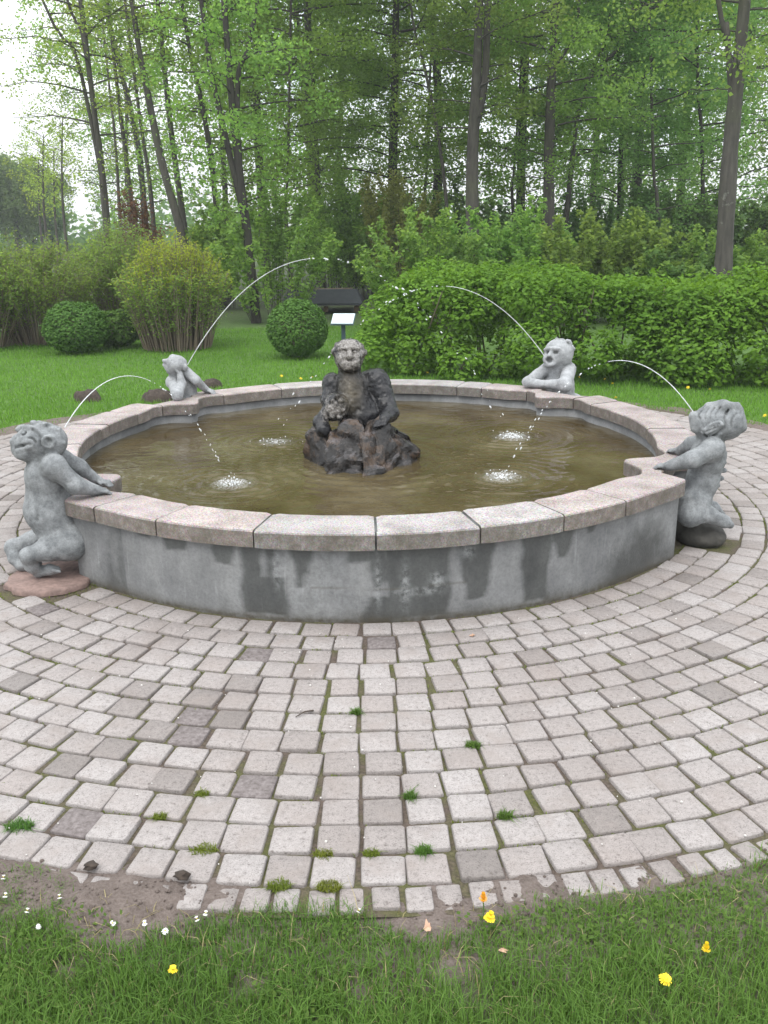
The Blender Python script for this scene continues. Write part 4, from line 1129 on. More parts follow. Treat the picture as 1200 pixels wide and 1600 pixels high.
tree('tree', 'thin straight tree behind the yellow shrub, just left of two leaning trunks', 'tree', [(241, 365), (232, 270), (214, 150)], 27, .08, 'olive', nb=18, per=20, lmin=.8, lmax=2.0, hmin=4.5, top=14, seed=5, group=GW)
tree('tree', 'dark slender tree rising above the right edge of the yellow shrub', 'tree', [(348, 450), (330, 250), (305, 110), (290, 40)], 22, .078, 'beech', 'bark_dark', nb=30, per=40, lmin=1.0, lmax=2.4, hmin=2.2, top=14, seed=6, group=GW)
tree('tree', 'forked beech with its foot clear on the grass beside the yellow shrub', 'tree', [(400, 500), (388, 380), (374, 270), (360, 130), (350, 0)], 18.6, .11, 'beech', 'bark_dark', nb=40, per=50, lmin=1.0, lmax=2.6, hmin=1.8, top=14,
     forks=[(.52, [(372, 120), (402, 0)], .06, .03), (.40, [(338, 150), (318, 30)], .07, .03)], seed=7, group=GW)
tree('tree', 'thin pale-trunked tree between the forked beech and the dark mid-wood trunk', 'tree', [(497, 290), (490, 150), (480, 0)], 27, .088, 'beech', nb=36, per=55, lmin=1.2, lmax=3.0, hmin=2.0, top=15, seed=8, group=GW)
tree('tree', 'straight dark-trunked beech behind the troll, wrapped in green sprays', 'tree', [(612, 350), (615, 200), (619, 0)], 25, .155, 'beech', 'bark_dark', nb=54, per=62, lmin=1.4, lmax=3.4, hmin=1.6, top=15, seed=9, group=GW)
tree('tree', 'thin curved sapling leaning over beside the straight dark beech', 'tree', [(700, 345), (686, 220), (660, 90), (640, 0)], 22, .05, 'beech', nb=20, per=45, lmin=.8, lmax=1.8, hmin=2.5, top=12, seed=10, group=GW)
tree('tree', 'stout brown beech trunk dividing in two high above the hedge end', 'tree', [(738, 370), (738, 250), (744, 130), (749, 0)], 20.5, .165, 'beech', nb=30, per=50, lmin=1.4, lmax=3.2, hmin=3.5, top=15,
     forks=[(.50, [(757, 130), (762, 0)], .10, .06)], seed=11, group=GW)
tree('tree', 'stout grey beech trunk straight above the horned imp', 'tree', [(857, 370), (858, 240), (862, 120), (868, 0)], 21.5, .155, 'beech', nb=40, per=55, lmin=1.4, lmax=3.2, hmin=2.5, top=15,
     forks=[(.62, [(900, 50), (905, 0)], .05, .03)], seed=12, group=GW)
tree('tree', 'leaning tree with a crooked branching stem between the two stoutest trunks', 'tree', [(893, 260), (905, 170), (930, 100), (955, 20)], 24, .07, 'beech_dark', nb=32, per=50, lmin=1.2, lmax=2.8, hmin=2.2, top=13, seed=13, group=GW,
     forks=[(.6, [(985, 60), (1010, 20)], .05, .025)])
tree('tree', 'dark thin trunk half hidden in deep green sprays above the hedge', 'tree', [(968, 330), (970, 200), (966, 100)], 26, .085, 'beech_dark', 'bark_dark', nb=54, per=60, lmin=1.4, lmax=3.4, hmin=1.6, top=14, seed=14, group=GW)
tree('tree', 'largest trunk, close behind the hedge with mottled brown bark', 'tree', [(1130, 420), (1140, 250), (1153, 110), (1164, 0)], 15.5, .165, 'beech', nb=26, per=46, lmin=1.2, lmax=2.6, hmin=3.6, top=13,
     forks=[(.50, [(1135, 40), (1122, 0)], .05, .03)], seed=15, group=GW)
tree('tree', 'thin tree in the gap to the left of the largest trunk', 'tree', [(1098, 300), (1095, 190), (1090, 90)], 24, .06, 'beech_dark', 'bark_dark', nb=44, per=55, lmin=1.2, lmax=3.0, hmin=1.6, top=14, seed=16, group=GW)

tree('tree', 'slender straight trunk between the dark slender tree and the forked beech', 'tree', [(356, 400), (346, 200), (324, 0)], 24, .085, 'beech', nb=24, per=40, lmin=.8, lmax=2.0, hmin=3.0, top=14, seed=21, group=GW)
tree('tree', 'thin straight tree half veiled by leaves right of the forked beech', 'tree', [(412, 330), (404, 170), (398, 40)], 28, .08, 'beech', 'bark_dark', nb=34, per=50, lmin=.9, lmax=2.4, hmin=2.0, top=14, seed=22, group=GW)
tree('tree', 'wispy thin stem at the far side of the slim bare-stemmed tree', 'tree', [(188, 350), (180, 220), (168, 110)], 30, .06, 'olive', nb=18, per=26, lmin=.7, lmax=1.6, hmin=3.0, top=13, seed=23, group=GW)
tree('tree', 'small leafy tree filling the space between the curved sapling and the stout brown beech', 'tree', [(668, 380), (664, 300), (668, 230)], 26, .06, 'beech', nb=44, per=60, lmin=1.0, lmax=2.6, hmin=1.2, top=11, seed=24, group=GW)
tree('tree', 'small leafy tree filling the space left of the stout grey trunk', 'tree', [(806, 380), (800, 300), (806, 230)], 26, .06, 'beech', nb=40, per=60, lmin=1.0, lmax=2.6, hmin=1.2, top=10, seed=25, group=GW)
tree('tree', 'small leafy tree with drooping sprays right of the stout grey trunk', 'tree', [(1030, 380), (1026, 300), (1020, 230)], 23, .06, 'beech_dark', nb=46, per=60, lmin=1.0, lmax=2.6, hmin=1.2, top=11, seed=26, group=GW)
tree('tree', 'small leafy tree with pale green sprays behind the clipped round bush', 'tree', [(452, 400), (446, 320), (450, 250)], 23, .06, 'beech', nb=46, per=60, lmin=1.0, lmax=2.6, hmin=1.2, top=10, seed=27, group=GW)

# the wood behind: each tree its own object, crowns shared
def wood():
    q = np.random.default_rng(77); protos = []
    for k in range(6):
        qq = np.random.default_rng(900 + k)
        hgt = qq.uniform(13, 16); path = spline([(0, 0, -.1), (qq.normal(0, .15), qq.normal(0, .15), hgt * .35), (qq.normal(0, .4), qq.normal(0, .4), hgt * .7), (qq.normal(0, .6), qq.normal(0, .6), hgt)], 14)
        g = Geo(); tube(g, path, .17 * (1 - .7 * np.linspace(0, 1, 14)), 7); gb = Geo()
        V, F = make_crown(path, qq, 50, 12, 1.6, 3.8, .9, hgt, (.17, .11), .30, .35, 1.0, gb)
        protos.append((g.mesh('trunk', M['bark_dark' if k % 2 else 'bark'], True), gb.mesh('branches', M['bark_dark'], True), me_np('crown', V, F, M['beech' if k % 2 else 'beech_dark']), me_np('crown', V, F, M['far'])))
    spots = []
    for row, (Y, x0, x1, st) in enumerate(((30, -3.8, 16, 3.2), (37, -8.5, 20, 3.8), (47, -12, 26, 4.6))):
        x = x0
        while x < x1:
            spots.append((x + q.normal(0, .6), Y + q.normal(0, 1.4), row)); x += st * q.uniform(.75, 1.25)
    for x, y, row in spots:
        px_ = project((x, y, 2.0))[0, 0]
        if px_ < -220 or px_ > 1500: continue
        if px_ < 360 and q.random() < .6: continue
        if 660 < px_ < 860 and row >= 1: continue
        k = int(q.integers(6)); t = thing('beech_tree', 'green beech tree deep in the wood behind the edge trunks', 'tree', (x, y, 0), 'beech trees deep in the wood')
        t.rotation_euler = (0, 0, q.uniform(0, 6.28)); s = q.uniform(.85, 1.1); t.scale = (s, s, s * q.uniform(.95, 1.1))
        link('trunk', protos[k][0], t); link('branches', protos[k][1], t)['kind'] = 'stuff'; link('crown', protos[k][3 if row >= 2 else 2], t)['kind'] = 'stuff'
wood()

# bluish trees far off beyond the open lawn
def far_trees():
    for i, (px_, py_, Y, wd) in enumerate(((12, 262, 62, 3.0), (40, 285, 70, 2.4), (72, 320, 66, 1.8), (-40, 270, 64, 3.2))):
        q = np.random.default_rng(40 + i); top = at(px_, py_, Y); base = np.array((top[0], Y, 0.0)); h = top[2]
        lab = ['dense round bluish tree standing far off against the white sky', 'second far bluish tree, lower and just right of the dense round one', 'low thin far tree at the gap before the wood begins', 'far bluish tree half out of view at the picture edge'][i]
        t = thing('distant_tree', lab, 'tree', base, 'far trees beyond the lawn')
        g = Geo(); path = spline([(0, 0, -.1), (.1, 0, h * .5), (0, .1, h * .93)], 8); tube(g, path, np.linspace(.25, .05, 8), 6)
        link('trunk', g.mesh('trunk', M['bark_dark'], True), t)
        V, F = make_crown(path, q, 46, 26, .8, wd, 1.2, h, (.24, .17), .35, .5, 1.0)
        link('crown', me_np('crown', V, F, M['far']), t)['kind'] = 'stuff'
    for i, (px_, py_, Y) in enumerate(((68, 210, 40), (84, 235, 43), (98, 180, 38), (60, 250, 46))):
        q = np.random.default_rng(60 + i); top = at(px_, py_, Y); b = at(px_ + 8, 400, Y); base = np.array((b[0], Y, 0.0))
        lab = ['thin sparse birch standing alone, tallest in the sky gap', 'thin sparse birch with few leaves, middle of the sky gap', 'slender birch nearest the olive tree in the sky gap', 'shortest wispy birch at the outer side of the sky gap'][i]
        t = thing('birch_tree', lab, 'tree', base, 'thin birches in the sky gap')
        path = spline([(0, 0, -.1), (.05, 0, top[2] * .5), tuple(top - base)], 10); g = Geo(); tube(g, path, np.linspace(.085, .02, 10), 5); gb = Geo()
        V, F = make_crown(path, q, 26, 18, .5, 1.3, 2.2, top[2], (.12, .08), .12, .9, 1.0, gb)
        link('trunk', g.mesh('trunk', M['bark'], True), t); link('branches', gb.mesh('branches', M['bark_dark'], True), t)['kind'] = 'stuff'
        link('crown', me_np('crown', V, F, M['olive']), t)['kind'] = 'stuff'
far_trees()

# ------------------------------------------------------------------ hedge, bushes, shrubs
def ball_surface(c, rad, n, q, depth=.25):
    d = q.normal(0, 1, (n, 3)); d /= np.linalg.norm(d, axis=1)[:, None]
    r_ = 1 - np.abs(q.normal(0, depth, n)).clip(0, .95)
    return c + d * r_[:, None] * rad, d

def hedge():
    q = np.random.default_rng(31); base = np.array((3.2, 11.5, 0))
    t = thing('hedge', 'long bright green leafy hedge across the lawn behind the fountain', 'hedge', base)
    Cs, Os = [], []
    def front(x): return 11.75 - .31 * (x + .3) * (x < 5) - .31 * 5.3 * (x >= 5)
    x = -.02
    while x < 7.2:
        for lay in range(4):
            z = (.16, .50, .84, 1.10)[lay] + q.normal(0, .06)
            for row in range(3 if lay == 3 else 1):
                y = front(x) + row * .5 + (.10, .02, .06, .22)[lay] + q.normal(0, .15)
                hgt = (.87 if x < 3 else .92) + .10 * math.sin(x * 1.3) + .06 * math.sin(x * 3.1 + 1)
                r_ = q.uniform(.15, .34); n = int(560 * (r_ / .3) ** 2)
                xx = x + q.normal(0, .09)
                if x < .5: z *= .72 + .5 * max(x, 0); 
                P, D = ball_surface(np.array((xx, y, z * hgt)), np.array((r_ * 1.1, r_, r_ * .92)), n, q, .22)
                k = D[:, 1] < .75; Cs.append(P[k]); Os.append(D[k])
        x += .235
    # upright young shoots along the top
    for i in range(700):
        x = q.uniform(.25, 7); y = front(x) + q.uniform(.05, 1.3); z0 = (.98 if x < 3 else 1.04) + .10 * math.sin(x * 1.3) + q.normal(0, .05); h = q.uniform(.08, .22); n = 12
        tt = q.uniform(0, 1, n); P = np.column_stack([x + q.normal(0, .04, n), y + q.normal(0, .04, n), z0 + h * tt]); Cs.append(P); Os.append(q.normal(0, .5, (n, 3)))
    C, O = np.concatenate(Cs), np.concatenate(Os); k = C[:, 2] > .03; C, O = C[k], O[k]
    V, F = leaf_quads(C, .074, .042, q, .9, O * .9 + np.array((0, 0, .35)))
    link('foliage', me_np('foliage', V - base, F, M['hedge']), t)['kind'] = 'stuff'
    g = Geo()
    for i in range(60):
        x = q.uniform(.1, 7); y = front(x) + q.uniform(.3, .9); d = q.normal(0, .15, 2)
        tube(g, np.array([(x, y, 0), (x + d[0], y + d[1], .5), (x + d[0] * 2, y + d[1] * 2, 1.05)]) - base, [.016, .012, .006], 5)
    link('stems', g.mesh('stems', M['twig'], True), t)['kind'] = 'stuff'
hedge()

def round_bush(name, label, c, rad, n, leafm, q, leaf=(.045, .03), lump=.06, group=None, cat='bush'):
    base = np.array((c[0], c[1], 0.0)); t = thing(name, label, cat, base, group)
    P, D = ball_surface(np.zeros(3), np.ones(3), n, q, .10)
    P = P * np.array(rad) * (1 + (fbm(D * 4 + 7, int(n) % 97, 2) - .5)[:, None] * lump * 4)
    P[:, 2] += rad[2] * .96; k = P[:, 2] > .01; P, D = P[k], D[k]
    V, F = leaf_quads(P, *leaf, q, .9, D * .9)
    link('foliage', me_np('foliage', V, F, M[leafm]), t)['kind'] = 'stuff'
    g = Geo()
    for i in range(14):
        a = q.uniform(0, 6.28); tube(g, np.array([(0, 0, 0), (math.cos(a) * rad[0] * .35, math.sin(a) * rad[1] * .35, rad[2] * .8), (math.cos(a) * rad[0] * .7, math.sin(a) * rad[1] * .7, rad[2] * 1.5)]), [.02, .012, .004], 4)
    link('stems', g.mesh('stems', M['twig'], True), t)['kind'] = 'stuff'
    return t
q = np.random.default_rng(8)
p = plane(462, 563); round_bush('clipped_bush', 'neat round clipped bush standing alone beside the info sign', p + (0, .42, 0), (.45, .44, .42), 8500, 'box', q, (.042, .028), .03)
p = plane(106, 557); round_bush('clipped_bush', 'dark green rounded bush at the foot of the brown twiggy shrubs', p + (0, .5, 0), (.50, .5, .40), 8000, 'box', q, (.05, .032), .06)
p = plane(160, 552); round_bush('clipped_bush', 'low dark bush tucked between the rounded bush and yellow shrub', p + (0, .9, 0), (.42, .4, .30), 4500, 'box', q, (.05, .032), .12)

def twiggy(name, label, c, h, spread, nst, leafm, leaf_n, q, leaf=(.05, .03), lo=.35, twigm='twig', topm=None, group=None, cat='shrub', lw=.006, foot=.4):
    base = np.array((c[0], c[1], 0.0)); t = thing(name, label, cat, base, group); g = Geo(); Cs = []; Ct = []
    for i in range(nst):
        a = q.uniform(0, 6.28); s = spread * math.sqrt(q.uniform(0, 1)); hh = h * (1 - .38 * (s / spread) ** 2) * q.uniform(.82, 1.08)
        b = np.array((math.cos(a), math.sin(a), 0)) * s * foot; e = np.array((math.cos(a) * s, math.sin(a) * s, hh)) + q.normal(0, .05, 3)
        P = spline([b, (b + e) / 2 + (0, 0, hh * .08), e], 5); tube(g, P, np.linspace(lw * 1.4, lw * .4, 5), 3)
        for j in range(2):
            k = q.uniform(.4, .9); p0 = P[int(k * 4)]; e2 = p0 + np.array((q.normal(0, .14), q.normal(0, .14), q.uniform(.1, .32))) * h * .6; tube(g, [p0, (p0 + e2) / 2, e2], [lw * .7, lw * .5, lw * .3], 3)
            m_ = leaf_n // 3; f = q.uniform(0, 1, (m_, 1)); Cs.append(p0 + (e2 - p0) * f + q.normal(0, .035, (m_, 3)))
        m_ = leaf_n; f = lo + (1 - lo) * q.uniform(0, 1, m_) ** .7; kk = (f * 4).clip(0, 3.999); ii = kk.astype(int)
        C = P[ii] + (P[ii + 1] - P[ii]) * (kk - ii)[:, None] + q.normal(0, .04, (m_, 3))
        Cs.append(C)
    C = np.concatenate(Cs); 
    if topm:
        hi = C[:, 2] + q.normal(0, .12 * h, len(C)) > .66 * h; Ct = C[hi]; C = C[~hi]
        V, F = leaf_quads(Ct, *leaf, q, .8); o = link('foliage', me_np('foliage', V, F, M[topm]), t); o['kind'] = 'stuff'; o['label'] = 'yellow young leaves at the shrub top'
    V, F = leaf_quads(C, *leaf, q, .8); link('foliage', me_np('foliage', V, F, M[leafm]), t)['kind'] = 'stuff'
    link('stems', g.mesh('stems', M[twigm], True), t)['kind'] = 'stuff'
    return t
p = plane(262, 553); twiggy('shrub', 'tall twiggy shrub with yellow young leaves over brown bare stems', p + (0, .75, 0), 1.68, .86, 300, 'shrub', 44, q, (.05, .028), .30, topm='yellow', lw=.007, foot=.62)
p = plane(40, 552); twiggy('shrub', 'grey-green twiggy shrub at the outer end of the shrub row', p + (-.3, 1.4, 0), 1.70, 1.15, 240, 'shrub', 40, q, (.055, .032), .3)
p = plane(-60, 552); twiggy('shrub', 'shrub with brown stems cut off by the picture edge', p + (0, .9, 0), 1.6, 1.1, 200, 'shrub', 36, q, (.055, .032), .35)
p = plane(150, 545); twiggy('shrub', 'olive loose shrub behind the dark rounded bush', p + (-.2, 2.4, 0), 1.9, 1.1, 220, 'shrub', 44, q, (.06, .034), .25)
p = plane(178, 520); twiggy('shrub', 'red-brown leaved shrub under the spreading olive tree', p + (0, 2.2, 0), 2.6, .5, 60, 'russet', 34, q, (.07, .04), .55)
# understorey along the edge of the wood
US = [((430, 500), 2.6, 1.4, 'beech', 'leafy undergrowth shrub beside the forked beech foot'), ((520, 468), 3.0, 1.5, 'beech', 'tall undergrowth shrub leaning over the dark shelter roof'),
      ((575, 470), 2.9, 1.3, 'beech', 'yellow-green twiggy shrub behind the shelter'), ((660, 470), 2.6, 1.4, 'beech', 'green shrub below the curved sapling'), ((735, 470), 2.6, 1.3, 'beech', 'olive shrub hiding the foot of the forked trunk'),
      ((815, 470), 2.7, 1.4, 'beech', 'green shrub behind the hedge below the straight grey trunk'), ((900, 470), 2.5, 1.4, 'beech', 'bright shrub behind the middle of the hedge'), ((985, 470), 2.5, 1.4, 'beech', 'leafy green shrub behind the hedge left of the largest trunk'),
      ((1070, 470), 2.3, 1.2, 'beech_dark', 'dull green shrub against the largest trunk'), ((1190, 470), 1.9, 1.2, 'beech_dark', 'dark shrub right of the largest trunk behind the hedge'), ((1120, 470), 2.4, 1.3, 'beech', 'leafy green shrub hiding the foot of the largest trunk'), ((1250, 470), 2.4, 1.4, 'beech', 'green shrub reaching past the picture edge behind the hedge'), ((355, 480), 2.4, 1.0, 'beech', 'green shrub just behind the yellow-topped shrub'), ((620, 470), 3.4, 1.2, 'buff', 'taller buff-green twiggy shrub in front of the straight dark beech')]
for i, ((x, y), h, sp_, lm, lab) in enumerate(US):
    p = plane(x, y) + (0, q.uniform(-.5, 1.0), 0)
    if x > 630: p = at(x, y, q.uniform(16.6, 18.4)); p[2] = 0; h = h * (.70 if x > 1040 else .80)
    twiggy('undergrowth_shrub', lab, p, h, sp_, 32, lm, 150, q, (.095, .062), .12, cat='shrub', twigm='bark', group='undergrowth shrubs along the wood edge')

for i, x in enumerate((560, 640, 720, 800, 880, 960, 1040, 1120, 1210)):
    p = at(x, 430, q.uniform(23, 26)); p[2] = 0
    twiggy('undergrowth_shrub', 'dim green shrub on the wood floor between the trunks', p, q.uniform(2.2, 2.8), 1.5, 26, 'far', 120, q, (.13, .09), .05, cat='shrub', twigm='bark', group='dim shrubs on the wood floor')

# low far belt that closes the wood off
def far_belt():
    q = np.random.default_rng(3); n = 16000; x = q.uniform(-40, 50, n); z = np.abs(q.normal(0, 2.0, n)) * (.8 + .35 * np.sin(x * .31)); y = 74 + q.normal(0, 3, n)
    k = z < 7; V, F = leaf_quads(np.column_stack([x, y, z])[k], .55, .4, q, .9, np.array((0, -.6, .2)))
    tag(link('distant_woodland', me_np('distant_woodland', V, F, M['far'])), 'dim green woodland closing the view far behind the trees', 'woodland', kind='stuff')
far_belt()

# ------------------------------------------------------------------ sign and shelter
def sign():
    c = at(536, 498, 13.4); t = thing('info_sign', 'slanted white information panel on a post beside the round clipped bush', 'sign', (c[0], c[1], 0))
    p = link('panel', box_me('panel', (-.16, -.13, -.006), (.16, .13, .006), M['panel'], .003), t, (0, 0, c[2])); p.rotation_euler = (R(28), 0, R(-8))
    f = link('frame', box_me('frame', (-.17, -.14, -.022), (.17, .14, -.008), M['signmetal'], .004), t, (0, 0, c[2])); f.rotation_euler = p.rotation_euler
    link('post', box_me('post', (-.03, -.02, 0), (.03, .02, c[2] - .03), M['signmetal'], .004), t)
sign()
def shelter():
    c = plane(508, 492); Y = 21.0; c = at(508, 470, Y); t = thing('shelter', 'low open timber shelter with a dark roof under the trees', 'shelter', (c[0], Y, 0))
    zt = at(508, 452, Y)[2]; zb = at(508, 470, Y)[2]
    bm = bmesh.new(); pr = [(-.95, -.75, zb), (.85, -.75, zb), (.85, .75, zb), (-.95, .75, zb), (-.8, -.1, zt), (.72, -.1, zt), (.72, .1, zt), (-.8, .1, zt)]
    v = [bm.verts.new(x) for x in pr]; v2 = [bm.verts.new((x, y, z - .045)) for x, y, z in pr[:4]]
    for f in ((0, 1, 5, 4), (1, 2, 6, 5), (2, 3, 7, 6), (3, 0, 4, 7), (4, 5, 6, 7)): bm.faces.new([v[i] for i in f])
    for i in range(4): bm.faces.new([v[i], v[(i + 1) % 4], v2[(i + 1) % 4], v2[i]])
    bm.faces.new(v2); bmesh.ops.recalc_face_normals(bm, faces=bm.faces[:])
    m = bpy.data.meshes.new('roof'); bm.to_mesh(m); bm.free(); m.materials.append(M['roof']); link('roof', m, t)
    for x, y in ((.05, -.6), (-.8, -.6), (.72, -.6), (-.8, .6), (.72, .6)): link('post', box_me('post', (x - .05, y - .05, 0), (x + .05, y + .05, zb - .07), M['timber'], .006), t)
    link('bench', box_me('bench', (-.7, .1, .38), (.62, .5, .44), M['timber'], .005), t)
shelter()

# ------------------------------------------------------------------ grass
def blades(P, L, Wd, q, lean=.45, seg=2):
    n = len(P); a = q.uniform(0, 6.28, n); ln = L * q.uniform(.45, 1.3, n); d = np.column_stack([np.cos(a), np.sin(a), np.zeros(n)])
    b = np.column_stack([-np.sin(a), np.cos(a), np.zeros(n)]) * (Wd * q.uniform(.6, 1.3, n))[:, None] * .5
    le = np.abs(q.normal(0, lean, n))[:, None] * d; up = np.array((0, 0, 1.0))
    m1 = P + (le * .35 + up * .6) * ln[:, None]; m2 = P + (le * 1.0 + up * (1 - .3 * np.abs(le).sum(1)[:, None]).clip(.25)) * ln[:, None]
    V = np.stack([P - b, P + b, m1 + b * .75, m1 - b * .75, m2 + b * .12, m2 - b * .12], 1).reshape(-1, 3)
    o = np.arange(n)[:, None] * 6
    return V, np.concatenate([o + [0, 1, 2, 3], o + [3, 2, 4, 5]])
def near_grass():
    q = np.random.default_rng(12); n = 260000; P = np.column_stack([q.uniform(-2.3, 2.3, n), q.uniform(1.15, 2.75, n), np.full(n, -.025)])
    d = np.hypot(P[:, 0] - CX, P[:, 1] - CY)
    edge = 4.02 + (fbm(P[:, :2] * 2.3, 91, 3) - .5) * .22
    for px_, py_, r_, a in ((165, 1430, .20, .19), (310, 1410, .1, .02), (700, 1440, .13, .16), (640, 1425, .10, .08), (820, 1400, .13, .04), (40, 1390, .1, -.10)):
        c = plane(px_, py_); edge = edge + a * np.exp(-((P[:, 0] - c[0]) ** 2 + (P[:, 1] - c[1]) ** 2) / r_ ** 2)
    dens = np.clip((d - edge) / .07, 0, 1) ** 1.6 * (.35 + .9 * fbm(P[:, :2] * 5, 17, 3))
    for px_, py_, r_ in ((100, 1510, .05), (390, 1535, .055), (710, 1505, .06), (735, 1545, .045), (1000, 1440, .03), (840, 1560, .035), (560, 1540, .03)):
        c = plane(px_, py_); dens *= 1 - .93 * np.exp(-(((P[:, 0] - c[0]) ** 2 + ((P[:, 1] - c[1]) * 1.3) ** 2) / r_ ** 2) ** 1.5)
    pr = project(P); k = (q.random(n) < dens) & (pr[:, 1] < 1720) & (pr[:, 0] > -150) & (pr[:, 0] < 1350) & (P[:, 1] > .9); P = P[k]; d = d[k]
    L = .044 + .034 * np.clip((d - 4.12) / .5, 0, 1) + .012 * vnoise(P[:, :2] * 9, 5)
    V, F = blades(P, L * .85, .0026, q, .6)
    tag(link('grass', me_np('grass', V, F, M['grass'])), 'short tufted grass along the near edge of the paving', 'grass', kind='stuff')
near_grass()
def clover():
    q = np.random.default_rng(44); n = 16000; P = np.column_stack([q.uniform(-1.7, 1.7, n), q.uniform(1.25, 2.45, n), q.uniform(-.015, .02, n)])
    d = np.hypot(P[:, 0] - CX, P[:, 1] - CY); f = fbm(P[:, :2] * 4.5, 33, 3); k = (d > 4.12) & (f > .56); P = P[k]
    V, F = leaf_quads(P, .016, .012, q, .5)
    tag(link('clover', me_np('clover', V, F, M['weed'])), 'low clover leaves mixed into the near grass', 'clover', kind='stuff')
    n = 2600; P = np.column_stack([q.uniform(-1.7, 1.7, n), q.uniform(1.25, 2.3, n), np.full(n, -.02)]); d = np.hypot(P[:, 0] - CX, P[:, 1] - CY); P = P[d > 4.08]
    V, F = blades(P, .045, .0028, q, 1.1)
    tag(link('dead_grass', me_np('dead_grass', V, F, M['straw'])), 'dry straw-coloured blades lying in the near grass', 'grass', kind='stuff')
M['straw'] = leaf_mat('straw', (.20, .17, .08), (.38, .33, .18), trans=.2, objvar=0)
clover()
def far_grass():
    q = np.random.default_rng(13); n = 240000; y = 7.0 + 10.5 * q.random(n) ** 1.2; P = np.column_stack([q.uniform(-1, 1, n) * (y * .46 + .6), y, np.full(n, -.03)])
    d = np.hypot(P[:, 0] - CX, P[:, 1] - CY); k = (d > 4.06 + (fbm(P[:, :2] * 2, 3) - .5) * .25) & ~((P[:, 1] > 11.9) & (P[:, 0] > .2)) ; P = P[k]
    pr = project(P); k = (pr[:, 0] > -40) & (pr[:, 0] < 1240); P = P[k]
    P[:, 2] = -.03 + (fbm(P[:, :2] * .8, 3) - .5) * .04 * np.clip((np.hypot(P[:, 0] - CX, P[:, 1] - CY) - 4.6) / 2, 0, 1)
    V, F = blades(P, .05, .009, q, .5); V = V.reshape(-1, 6, 3)[:, [0, 1, 4]].reshape(-1, 3); F = np.arange(len(V)).reshape(-1, 3)
    tag(link('lawn_grass', me_np('lawn_grass', V, F, M['lawnblade'])), 'mown grass of the far lawn behind the basin', 'grass', kind='stuff')
far_grass()

# moss and weeds in the joints
def weeds():
    q = np.random.default_rng(5); g = []
    labs = [(745, 1180, .028, 'weed', 'small bright weed tuft in a joint right of the paving middle'), (45, 1278, .045, 'weed', 'largest green weed tuft at the outer left of the paving'),
            (318, 1325, .045, 'moss', 'broad mossy tuft beside a dark stone near the soil edge'), (515, 1366, .036, 'moss', 'mossy tuft in the outermost stone row, middle of three'),
            (580, 1332, .026, 'moss', 'mossy tuft just left of the bright green seedling'), (660, 1318, .026, 'weed', 'bright green seedling tuft between two front pale stones'),
            (640, 1240, .022, 'weed', 'little green tuft in a joint two rows above the seedling'), (783, 1262, .024, 'weed', 'green tuft with a stray sprig beside it'),
            (437, 1378, .036, 'moss', 'yellow-green moss tuft at the edging stones'), (505, 1332, .030, 'moss', 'mossy tuft above the outermost row, left of the seedling'),
            (318, 1237, .026, 'moss', 'small moss tuft near the dark stone in the fifth row'), (555, 1125, .02, 'weed', 'tiny sprout high in the middle joint line'),
            (835, 905, .05, 'moss', 'wide low weed clump at the foot of the basin wall'), (250, 1275, .022, 'moss', 'tiny moss clump next to the front dark stone')]
    for x, y, r_, m_, lab in labs:
        p = plane(x, y); dd = math.hypot(p[0] - CX, p[1] - CY); kk_ = R_IN + round((dd - R_IN) / R_STEP) * R_STEP
        p = np.array((CX + (p[0] - CX) * kk_ / dd, CY + (p[1] - CY) * kk_ / dd, 0)); n = int(260 * (r_ / .03)); a = q.uniform(0, 6.28, n); d = r_ * np.sqrt(q.random(n)) * .8
        P = np.column_stack([d * np.cos(a) * 1.2, d * np.sin(a) * .8, np.full(n, -.008)])
        V, F = blades(P, .016 if m_ == 'moss' else .024, .003, q, .8)
        t = link('weed_tuft', me_np('weed_tuft', V, F, M[m_]), None, tuple(p)); tag(t, lab, 'weed', 'weed tufts in the paving joints')
    # low moss filling many joints
    n = 26000; th = q.uniform(-math.pi, 0, n); k = q.integers(0, N_RING, n)
    r_ = np.where(q.random(n) < .5, R_IN + k * R_STEP + q.normal(0, .003, n), R_IN + q.uniform(0, N_RING, n) * R_STEP)
    P = pol(r_, th, -.012); f = fbm(P[:, :2] * 2.0, 71, 3) + .4 * fbm(P[:, :2] * 11, 73, 2); kk = f > .74; P = P[kk]
    V, F = blades(P, .011, .004, q, .9)
    tag(link('joint_moss', me_np('joint_moss', V, F, M['moss'])), 'thin moss growing along the joints of the paving', 'moss', kind='stuff')
weeds()

